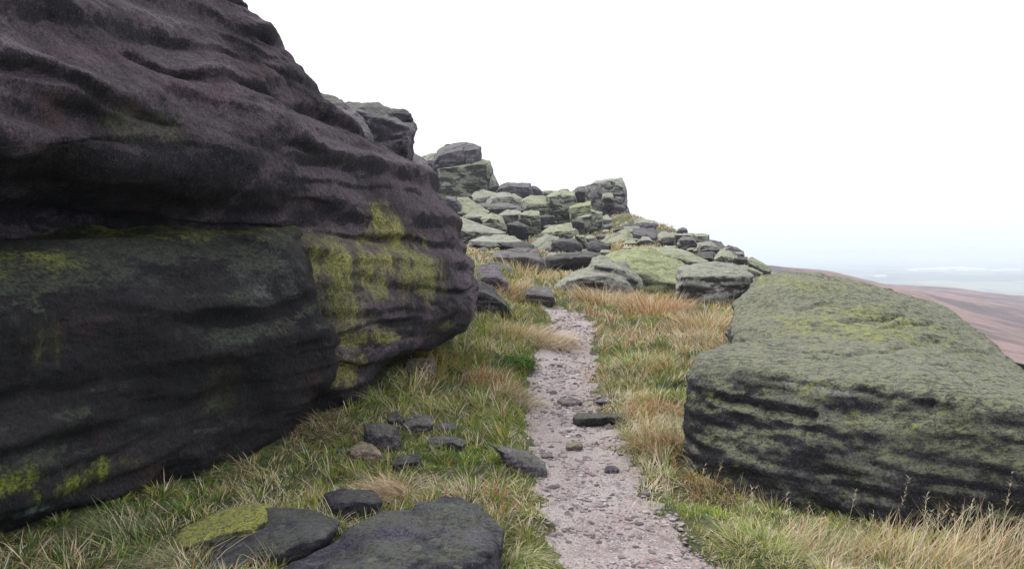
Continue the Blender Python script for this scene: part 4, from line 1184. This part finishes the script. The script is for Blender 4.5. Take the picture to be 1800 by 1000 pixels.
def blades(x, y, z, L, wid, ang, lean, colr, tipc, curl):
    """one curved tapering strip per blade: three segments and a tip"""
    n = len(x)
    lv = np.array([0, .34, .68, 1.0])
    dirx, diry = np.cos(ang), np.sin(ang)
    sx, sy = -diry, dirx
    roll = np.random.RandomState(n).uniform(-1, 1, n)
    wx, wy = sx * np.cos(roll) + dirx * np.sin(roll), sy * np.cos(roll) + diry * np.sin(roll)
    V = np.zeros((n, 7, 3)); C = np.zeros((n, 7, 3))
    th = lean[:, None] + curl[:, None] * lv[None, 1:]           # angle from the vertical for each segment
    seg = (lv[1:] - lv[:-1])[None] * L[:, None]
    hx = np.concatenate([np.zeros((n, 1)), np.cumsum(np.sin(th) * seg, 1)], 1)
    hz = np.concatenate([np.zeros((n, 1)), np.cumsum(np.cos(th) * seg, 1)], 1)
    wf = np.array([1.0, .85, .55])
    for j in range(4):
        cx = x + dirx * hx[:, j]; cy = y + diry * hx[:, j]; cz = z + hz[:, j] - 0.01
        cc = colr + (tipc - colr) * (lv[j] ** 1.2)
        if j < 3:
            for s, o in ((-1, 0), (1, 1)):
                V[:, 2 * j + o] = np.stack([cx + s * wx * wid * wf[j] / 2, cy + s * wy * wid * wf[j] / 2, cz], 1)
                C[:, 2 * j + o] = cc
        else:
            V[:, 6] = np.stack([cx, cy, cz], 1); C[:, 6] = cc
    base = (np.arange(n) * 7)[:, None]
    fa = np.array([[0, 1, 3, 2], [2, 3, 5, 4]])
    f = np.concatenate([(base + fa[0]), (base + fa[1]), (base + np.array([4, 5, 6]))], 1).ravel()
    lt = np.tile([4, 4, 3], n)
    return V.reshape(-1, 3), f, lt, C.reshape(-1, 3)


def scatter(N, px0, px1, d0, d1, seed):
    r = np.random.RandomState(seed)
    d = np.exp(r.uniform(math.log(d0), math.log(d1), N))
    px = r.uniform(px0, px1, N)
    return (px - 900) / F * d, d, px, r


# --- turf
x, y, px, rg = scatter(430000, -150, 1950, 2.7, 16.5, 3)
pd = path_dist(x, y)
q = np.stack([x, y, 0 * x], 1)
n1, n2, n3, n4 = fbm(q * 0.9, 3), fbm(q * 2.6 + 7, 3), fbm(q * 5.5 + 13, 2), fbm(q * 0.5 + 21, 2)
edge = 0.02 + 0.16 * n2
left = x < (path_edges(y)[0] + path_edges(y)[1]) / 2
keep = (pd > edge) | ((pd > -0.22) & (rg.uniform(0, 1, len(x)) < 0.22 * smooth(-.22, .05, pd)))
keep &= rg.uniform(0, 1, len(x)) < 0.35 + 0.65 * smooth(-0.5, 0.3, n3 + n2)
zone_tall = (~left) & (y < 6.2) & (px > 1180)
zone_rust = (~left) & (y > 9.5) & (px > 1010)
zone_mid = (~left) & ~zone_tall & ~zone_rust
zone_far_l = left & (y > 7.2)
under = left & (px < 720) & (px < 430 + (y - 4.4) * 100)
L = 0.085 + 0.03 * n1 + 0.07 * np.clip(n2, 0, 1)
L[zone_tall] = 0.045 + 0.045 * np.clip(n2[zone_tall] + .3, 0, 1.2) + 0.08 * smooth(1480, 1800, px[zone_tall])
L[zone_rust] = 0.15 + 0.10 * np.clip(n2[zone_rust] + .2, 0, 1.2)
L[zone_mid] = 0.12 + 0.08 * np.clip(n2[zone_mid] + .2, 0, 1.2)
L[zone_far_l] = 0.14 + 0.10 * np.clip(n2[zone_far_l] + .2, 0, 1.2)
L *= rg.uniform(.55, 1.35, len(x)) * (0.45 + 0.55 * smooth(0, 0.25, pd))
# colour choice: straw, rust, green, lime, tan, dark green
P = np.zeros((len(x), 6))
P[:] = (.15, .04, .44, .30, .04, .03)
P[zone_far_l] = (.15, .09, .43, .28, .02, .03)
P[zone_mid] = (.52, .03, .22, .22, .01, 0)
P[zone_rust] = (.40, .20, .23, .15, .02, 0)
P[zone_tall] = (.34, .05, .30, .25, .06, 0)
P[under] = (.12, .03, .34, .10, .06, .35)  # extra dark green blades paint the overhang's shade into the grass
m = np.exp(np.stack([1.6 * n1, 1.1 * n4 + 1.2 * n2, -1.7 * n1 + .6 * n3, -1.0 * n1 - n4, n2, -n3], 1))
P = P * m; P /= P.sum(1, keepdims=True)
ci = (rg.uniform(0, 1, (len(x), 1)) > np.cumsum(P, 1)).sum(1).clip(0, 5)
PAL = np.stack([STRAW, RUST, GREEN, LIME, TAN, DGREEN])
cb = PAL[ci] * rg.uniform(.7, 1.3, (len(x), 1)) * (1 + 0.10 * rg.normal(size=(len(x), 3)))
L = np.where(ci == 0, L * 1.25, L); L = np.where((ci == 2) | (ci == 5), L * 0.8, L)
flow = fbm(q * 0.7 + 50, 2) * 5 + rg.normal(0, .9, len(x))
lean = np.abs(rg.normal(.35, .3, len(x))) + np.where(ci == 0, .2, 0)
curl = rg.uniform(.1, 1.3, len(x))
# gather most blades into small tufts that splay outwards
cs_ = 0.14 + 0.012 * y
gi, gj = np.floor(x / cs_), np.floor(y / cs_)
hs = np.sin(gi * 127.1 + gj * 311.7) * 43758.5453; hs -= np.floor(hs)
hs2 = np.sin(gi * 269.5 + gj * 183.3) * 43758.5453; hs2 -= np.floor(hs2)
tx, ty = (gi + .2 + .6 * hs) * cs_, (gj + .2 + .6 * hs2) * cs_
ddx, ddy = x - tx, y - ty
tuft = rg.uniform(0, 1, len(x)) < 0.55
pull = np.where(tuft, .42, 0.0)
x = x - ddx * pull; y = y - ddy * pull
flow = np.where(tuft, np.arctan2(ddy, ddx) + rg.normal(0, .5, len(x)), flow)
L = L * np.where(tuft, 0.75 + 0.65 * hs, 0.85)
cb = cb * (0.72 + 0.5 * hs2)[:, None]
sel = keep.nonzero()[0]
x, y, L, cb, flow, lean, curl, ci = x[sel], y[sel], L[sel], cb[sel], flow[sel], lean[sel], curl[sel], ci[sel]
# blades crowding the feet of the near rocks
rf = np.random.RandomState(77)
for co_, w_ in FRINGE:
    zt_ = terrain(co_[:, 0], co_[:, 1])
    foot = co_[np.abs(co_[:, 2] - zt_) < 0.05 + 0.02 * w_]
    if len(foot) < 8: continue
    cen_ = foot.mean(0)
    nb = int(min(700, 110 + 420 * w_))
    pk = foot[rf.randint(0, len(foot), nb)]
    dv = pk[:, :2] - cen_[:2]; dv /= np.linalg.norm(dv, axis=1)[:, None] + 1e-6
    out_ = rf.uniform(0.0, 0.09, nb)[:, None]
    xy = pk[:, :2] + dv * out_
    ok = path_dist(xy[:, 0], xy[:, 1]) > -0.02 if w_ > 0.3 else path_dist(xy[:, 0], xy[:, 1]) > 0.04
    xy = xy[ok]; dv = dv[ok]; nb = len(xy)
    x = np.concatenate([x, xy[:, 0]]); y = np.concatenate([y, xy[:, 1]])
    L = np.concatenate([L, np.clip(0.05 + 0.09 * w_, .05, .16) * rf.uniform(.6, 1.4, nb) * np.clip(xy[:, 1] / 8, .9, 1.5)])
    c_ = rf.choice(6, nb, p=[.30, .05, .35, .15, .07, .08])
    cb = np.vstack([cb, PAL[c_] * rf.uniform(.7, 1.25, (nb, 1))]); ci = np.concatenate([ci, c_])
    flow = np.concatenate([flow, np.arctan2(dv[:, 1], dv[:, 0]) + rf.normal(0, .9, nb)])
    lean = np.concatenate([lean, np.abs(rf.normal(.25, .25, nb))]); curl = np.concatenate([curl, rf.uniform(.1, 1.2, nb)])
z = terrain(x, y)
kp = free_ground(x, y, z, L)
x, y, z, L, cb, flow, lean, curl, ci = [v[kp] for v in (x, y, z, L, cb, flow, lean, curl, ci)]
wid = np.clip(0.0030 + 0.00045 * y, .0036, .011) * np.random.RandomState(1).uniform(.7, 1.3, len(x))
_tm = np.where((ci == 2) | (ci == 5) | (ci == 3), .10, .3)[:, None]
tip = cb * (1 - _tm) + STRAW * _tm
V, f, lt, C = blades(x, y, z, L, wid, flow, lean, cb, tip, curl)
grass = mesh_np('grass', V, f, lt, M_GRASS, True, C)
tag(grass, 'mixed green and straw moorland grass covering the ground beside the path', 'grass', kind='stuff')

# --- dry grass on the boulder slope
x, y, px, rg = scatter(120000, 760, 1420, 15.0, 66, 8)
q = np.stack([x, y, 0 * x], 1)
n1, n2 = fbm(q * 0.22, 3), fbm(q * 0.7 + 7, 3)
keep = (rg.uniform(0, 1, len(x)) < 0.15 + 0.85 * smooth(-0.25, 0.25, n1 + .5 * n2)) & (x < 9)
x, y, n1, n2 = x[keep], y[keep], n1[keep], n2[keep]
L = (0.11 + 0.12 * np.clip(n2 + .1, 0, 1)) * rg.uniform(.5, 1.3, len(x))
z = terrain(x, y)
P = np.zeros((len(x), 6)); P[:] = (.44, .12, .10, .14, .20, 0)
P = P * np.exp(np.stack([n2, 1.5 * n1, -2 * n1, -2 * n2, 0 * n1, 0 * n1], 1)); P /= P.sum(1, keepdims=True)
ci = (rg.uniform(0, 1, (len(x), 1)) > np.cumsum(P, 1)).sum(1).clip(0, 5)
cb = PAL[ci] * rg.uniform(.75, 1.25, (len(x), 1))
kp = free_ground(x, y, z, L)
x, y, z, L, cb = [v[kp] for v in (x, y, z, L, cb)]
r2 = np.random.RandomState(2)
wid = 0.0011 * y * r2.uniform(.6, 1.3, len(x))
V, f, lt, C = blades(x, y, z, L, wid, r2.uniform(0, 6.28, len(x)), np.abs(r2.normal(.35, .25, len(x))), cb, cb * .7 + STRAW * .3, r2.uniform(0, 1.0, len(x)))
slope_grass = mesh_np('grass', V, f, lt, M_GRASS, True, C)
tag(slope_grass, 'dry straw and rust grass between the boulders of the slope', 'grass', kind='stuff')


# --- tussocks one can pick out
def tussock(px, py, rad, ln, n, mix, label, ang=None, lean=.55, curl=1.2, heads=0, group='grass tussocks', seed=0, spread=1.0, name='grass_tussock', wf=1.0, lift=0.0):
    r = np.random.RandomState(seed + 100)
    c0 = gp(px, py)
    rr = rad * np.sqrt(r.uniform(0, 1, n)); th = r.uniform(0, 6.283, n)
    x = c0.x + rr * np.cos(th); y = c0.y + rr * np.sin(th)
    z = terrain(x, y) + lift
    L = ln * r.uniform(.55, 1.15, n)
    if lift == 0.0:
        kp = free_ground(x, y, z, L)
        x, y, z, L, rr, th = [v[kp] for v in (x, y, z, L, rr, th)]
    n = len(x)
    a = th + r.normal(0, .5, n)
    if ang is not None:
        a = np.where(r.uniform(0, 1, n) < 0.75, ang + r.normal(0, .45, n), a)
    le = np.abs(lean * spread * (0.3 + 0.9 * rr / rad) + r.normal(0, .12, n))
    cu = curl * r.uniform(.4, 1.2, n)
    w = np.array([m[1] for m in mix]); w = w / w.sum()
    cs = np.stack([m[0] for m in mix])[r.choice(len(mix), n, p=w)] * r.uniform(.75, 1.25, (n, 1))
    wid = np.clip(.0026 + .0004 * c0.y, .003, .011) * r.uniform(.7, 1.3, n) * wf
    V, f, lt, C = blades(x, y, z, L, wid, a, le, cs, cs * .6 + STRAW * .4, cu)
    if heads:      # feathery seed heads on tall stalks
        Vs, fs, ls, Cs, off = [V], [f], [lt], [C], len(V)
        for i in range(heads):
            hx, hy = c0.x + rad * r.uniform(-1, 1), c0.y + rad * r.uniform(-1, 1)
            hz = float(terrain(np.array([hx]), np.array([hy]))[0])
            hl = ln * r.uniform(1.1, 1.7); aa = r.normal(.2, .6); ll = abs(r.normal(.16, .12)); cc = r.uniform(.1, .4)
            kk = 16
            one = np.ones(1)
            sv = blades(one * hx, one * hy, one * hz, one * hl, one * .0032, one * aa, one * ll, TAN[None], STRAW[None], one * cc)
            tt = r.uniform(.66, 1.0, kk)
            thm = ll + cc * .6
            bx = hx + math.cos(aa) * math.sin(thm) * hl * tt; by = hy + math.sin(aa) * math.sin(thm) * hl * tt; bz = hz + math.cos(thm) * hl * tt
            hv = blades(bx, by, bz, (.045 * (1.3 - tt) + .012) * r.uniform(.6, 1.2, kk), np.full(kk, .0034), r.uniform(0, 6.28, kk), np.full(kk, .5), np.repeat((STRAW * .8)[None], kk, 0), np.repeat((STRAW * 1.1)[None], kk, 0), np.full(kk, .6))
            for vv, ff, l_, c_ in (sv, hv):
                Vs.append(vv); fs.append(ff + off); ls.append(l_); Cs.append(c_); off += len(vv)
        V, f, lt, C = np.vstack(Vs), np.concatenate(fs), np.concatenate(ls), np.vstack(Cs)
    ob = mesh_np(name, V, f, lt, M_GRASS, True, C)
    ob.data.vertices.foreach_set('co', (V - np.array(c0)).astype(np.float32).ravel()); ob.data.update()
    ob.location = c0
    return tag(ob, label, 'grass tussock', group)


S_, R_, G_, Y_, T_, D_ = STRAW, RUST, GREEN, LIME, TAN, DGREEN
TU = [
    (960, 604, .38, .42, 900, [(S_, 6), (R_, 1), (T_, 2)], 'big drooping straw tussock at the left edge of the upper path', 0.3, .6, 1.6, 0),
    (905, 590, .45, .30, 800, [(S_, 4), (Y_, 2), (R_, 1)], 'pale straw tussock below the brown stained boulder', -1.2, .6, 1.2, 0),
    (860, 672, .34, .28, 700, [(R_, 4), (S_, 4), (T_, 2)], 'rusty drooping tussock in the grass below the bilberry patch', -1.5, .6, 1.5, 0),
    (900, 700, .3, .24, 500, [(S_, 4), (G_, 2), (T_, 2)], 'straw and green tussock leaning over the path edge above the stone pair', -.4, .6, 1.4, 0),
    (790, 640, .35, .22, 600, [(Y_, 3), (R_, 2), (G_, 3)], 'yellow-green tussock beside the square block under the nose', -1.2, .6, 1.0, 0),
    (655, 700, .35, .34, 600, [(S_, 4), (T_, 3), (D_, 1)], 'combed-down dry tussock at the foot of the yellow nose', -2.3, .9, 1.4, 0),
    (575, 760, .4, .36, 700, [(T_, 4), (D_, 3), (S_, 2)], 'dark dry tussock in the shade beside the cracked boulder', -2.2, .9, 1.4, 0),
    (685, 876, .22, .30, 900, [(S_, 5), (R_, 1.5), (T_, 1)], 'bright straw and orange tussock on the back of the flat rock', -2.6, .7, 1.3, 0),
    (585, 925, .13, .27, 420, [(S_, 6), (G_, 1)], 'small white straw tussock spilling between the sloping rock and the flat rock', -2.4, .9, 1.5, 0),
    (230, 955, .18, .36, 420, [(D_, 5), (G_, 3), (S_, 1)], 'spiky green tussock in front of the shaded boulder foot', 2.6, .8, 1.1, 0),  # darker mix, here and in the next two, paints in the ground's shade
    (330, 1010, .2, .38, 520, [(G_, 3), (S_, 2), (D_, 4)], 'long-bladed tussock sweeping across the bottom of the yellow rock', -2.6, .9, 1.3, 0),
    (440, 835, .25, .30, 320, [(T_, 3), (D_, 3), (S_, 2)], 'thin dry tussock above the yellow rock', -2.4, .9, 1.4, 0),
    (905, 988, .14, .20, 380, [(S_, 3), (G_, 3), (Y_, 2)], 'pale tussock at the path-side corner of the flat rock', -.7, .7, 1.3, 0),
    (1165, 790, .26, .34, 900, [(R_, 3), (T_, 3), (G_, 3), (S_, 2)], 'dense brown and green tussock against the end of the huge long boulder', -1.9, .5, 1.2, 4),
    (1150, 730, .28, .30, 700, [(R_, 4), (S_, 3), (T_, 2)], 'rust-coloured tussock above the dense brown one', -1.6, .5, 1.3, 0),
    (1250, 872, .2, .22, 600, [(R_, 3), (S_, 3), (G_, 2)], 'reddish tussock at the foot of the huge long boulder', -2.0, .6, 1.2, 6),
    (1150, 545, .6, .46, 900, [(R_, 4), (S_, 3), (T_, 1)], 'bright orange-rust tussock below the pale dome', None, .45, .9, 0),
    (1060, 535, .5, .42, 650, [(R_, 2), (S_, 4), (T_, 1), (Y_, 1)], 'rust and straw tussock under the cleft boulder', None, .45, .9, 0),
    (1240, 575, .5, .42, 800, [(R_, 3), (S_, 4), (T_, 1), (Y_, 1)], 'orange and straw tussock against the huge long boulder\'s far end', None, .5, 1.0, 0),
    (1225, 600, .4, .36, 600, [(S_, 6), (T_, 1)], 'white straw tussock in front of the orange one by the long boulder', -1.6, .7, 1.3, 0),
    (1130, 640, .5, .26, 700, [(G_, 4), (Y_, 3), (S_, 2)], 'fresh green tussock in the pale grass right of the upper path', None, .6, 1.0, 0),
    (1245, 525, .4, .36, 450, [(G_, 5), (D_, 2), (Y_, 1)], 'dark green tussock against the steep side of the dark grey boulder', None, .4, .8, 0),
    (1440, 975, .25, .22, 450, [(S_, 3), (T_, 3), (G_, 3), (R_, 1)], 'tall seeding tussock before the middle of the huge long boulder', .4, .4, .8, 6),
    (1600, 990, .28, .30, 420, [(S_, 3), (T_, 3), (Y_, 2), (R_, 1)], 'tall pale seeding tussock below the darkest part of the huge long boulder', .3, .4, .8, 9),
    (1745, 1000, .3, .38, 480, [(S_, 4), (T_, 3), (G_, 1), (R_, 1)], 'tall bleached seeding tussock in the bottom corner by the huge long boulder', .3, .4, .8, 10),
    (1340, 965, .24, .18, 600, [(G_, 4), (Y_, 4), (S_, 2)], 'bright green tussock low before the huge long boulder', None, .6, 1.0, 4),
    (990, 470, .8, .45, 500, [(S_, 6), (R_, 1)], 'straw tussock before the flat-topped dark boulder', None, .5, .9, 0),
    (920, 480, .7, .5, 450, [(S_, 3), (Y_, 3), (R_, 2)], 'yellowish tussock in front of the dark humped boulder', None, .4, .9, 0),
    (893, 520, .45, .5, 500, [(R_, 4), (S_, 4), (T_, 2)], 'rusty leaning tussock at the side of the brown stained boulder', 0.3, .6, 1.2, 0),
]
for i, (px, py, rad, ln, n, mx, lab, ang, le, cu, hd) in enumerate(TU):
    tussock(px, py, rad, ln, n, mx, lab, ang, le, cu, hd, seed=i)

# --- bilberry patch by the path: small leaves on short stems
rb = np.random.RandomState(4)
c0 = gp(908, 645)
n = 1500
u = rb.normal(size=(n, 3)); u /= np.linalg.norm(u, axis=1)[:, None]
rr = rb.uniform(.55, 1, n) ** .5
P0 = np.stack([u[:, 0] * .24 * rr, u[:, 1] * .32 * rr, np.abs(u[:, 2]) * .13 * rr * (1 + .5 * fbm(u * 2.5, 2)) + .01], 1) + np.array(c0)
lsz = rb.uniform(.016, .028, n)
V, f, lt, C = blades(P0[:, 0], P0[:, 1], P0[:, 2], lsz * 1.5, lsz, rb.uniform(0, 6.28, n), rb.uniform(.6, 1.5, n),
                     np.where(rb.uniform(0, 1, (n, 1)) < .7, np.array([[.05, .12, .02]]), np.array([[.10, .17, .03]])) * rb.uniform(.7, 1.3, (n, 1)),
                     np.repeat(np.array([[.09, .18, .03]]), n, 0), rb.uniform(-.3, .6, n))
bil = mesh_np('bilberry_shrub', V - np.array(c0), f, lt, M_GRASS, True, C)
bil.location = c0
tag(bil, 'small fresh green leafy shrub at the left side of the path', 'shrub')

# ------------------------------------------------------------------ far buildings in the valley
k = NT('white_cladding')
c = k.mix(k.noise(k.n('ShaderNodeTexCoord').outputs['Object'], 0.08, 3, .6), (.78, .79, .80), (.86, .86, .86))
k.l(c, k.b.inputs['Base Color']); M_SHED = k.m
k = NT('grey_shed_roof')
c = k.mix(k.noise(k.n('ShaderNodeTexCoord').outputs['Object'], 0.08, 3, .6), (.70, .72, .75), (.82, .83, .85))
k.l(c, k.b.inputs['Base Color']); M_ROOF = k.m


def shed(px, py, wpx, hpx, label, dist=3600, deep=90):
    X, Y, _ = at(px, py, dist)
    zb = VALLEY + 2 + float((fbm(np.array([[X, Y, 0]]) * 0.0007, 4) * 9)[0])
    zt = at(px, py, dist)[2]
    w = wpx / F * dist; h = max(9, hpx / F * dist)
    root = bpy.data.objects.new('warehouse', None); col.objects.link(root)
    root.location = (X, Y, zb - 3)
    H = max(h, zt - zb + 3)
    def box(name, x0, x1, y0, y1, z0, z1, gable, mat):
        if gable:
            Vv = [(x0, y0, z0), (x1, y0, z0), (x1, y1, z0), (x0, y1, z0), (x0, (y0 + y1) / 2, z1), (x1, (y0 + y1) / 2, z1)]
            Fc = [(0, 1, 5, 4), (2, 3, 4, 5), (1, 2, 5), (3, 0, 4), (3, 2, 1, 0)]
        else:
            Vv = [(x0, y0, z0), (x1, y0, z0), (x1, y1, z0), (x0, y1, z0), (x0, y0, z1), (x1, y0, z1), (x1, y1, z1), (x0, y1, z1)]
            Fc = [(0, 1, 5, 4), (1, 2, 6, 5), (2, 3, 7, 6), (3, 0, 4, 7), (4, 5, 6, 7), (3, 2, 1, 0)]
        me = bpy.data.meshes.new(name); me.from_pydata(Vv, [], Fc); me.materials.append(mat)
        o = bpy.data.objects.new(name, me); col.objects.link(o); o.parent = root
    box('wall', -w / 2, w / 2, -deep / 2, deep / 2, 0, H * .72, False, M_SHED)
    box('roof', -w / 2 - 1, w / 2 + 1, -deep / 2 - 1, deep / 2 + 1, H * .72 + .1, H, True, M_ROOF)
    return tag(root, label, 'building', 'white sheds down in the valley')


shed(1630, 471, 52, 5, 'first long white shed in the distant valley row')
shed(1672, 470, 44, 6, 'middle white shed of the distant valley row, tallest of the row', 3700)
shed(1708, 471, 36, 5, 'last white shed of the distant valley row')
shed(1767, 474, 32, 4, 'separate white shed standing apart past the valley row')
shed(1547, 486, 13, 3, 'tiny white shed standing alone nearer the heather ridge', 3000, 40)

# ------------------------------------------------------------------ haze over the whole country
k = NT('haze_air')
k.t.nodes.remove(k.b)
pv = k.n('ShaderNodeVolumePrincipled')
pv.inputs['Color'].default_value = (0.81, 0.885, 1.0, 1)
pv.inputs['Density'].default_value = HAZE_DENSITY
k.l(pv.outputs[0], k.out.inputs['Volume'])
hx0, hx1, hy0, hy1, hz0, hz1 = -6600, 9600, -500, 12100, VALLEY - 25, HAZE_TOP
Vv = [(hx0, hy0, hz0), (hx1, hy0, hz0), (hx1, hy1, hz0), (hx0, hy1, hz0), (hx0, hy0, hz1), (hx1, hy0, hz1), (hx1, hy1, hz1), (hx0, hy1, hz1)]
Fc = [(0, 1, 5, 4), (1, 2, 6, 5), (2, 3, 7, 6), (3, 0, 4, 7), (4, 5, 6, 7), (3, 2, 1, 0)]
me = bpy.data.meshes.new('haze'); me.from_pydata(Vv, [], Fc); me.materials.append(k.m)
hz = bpy.data.objects.new('haze', me); col.objects.link(hz)
tag(hz, kind='stuff')
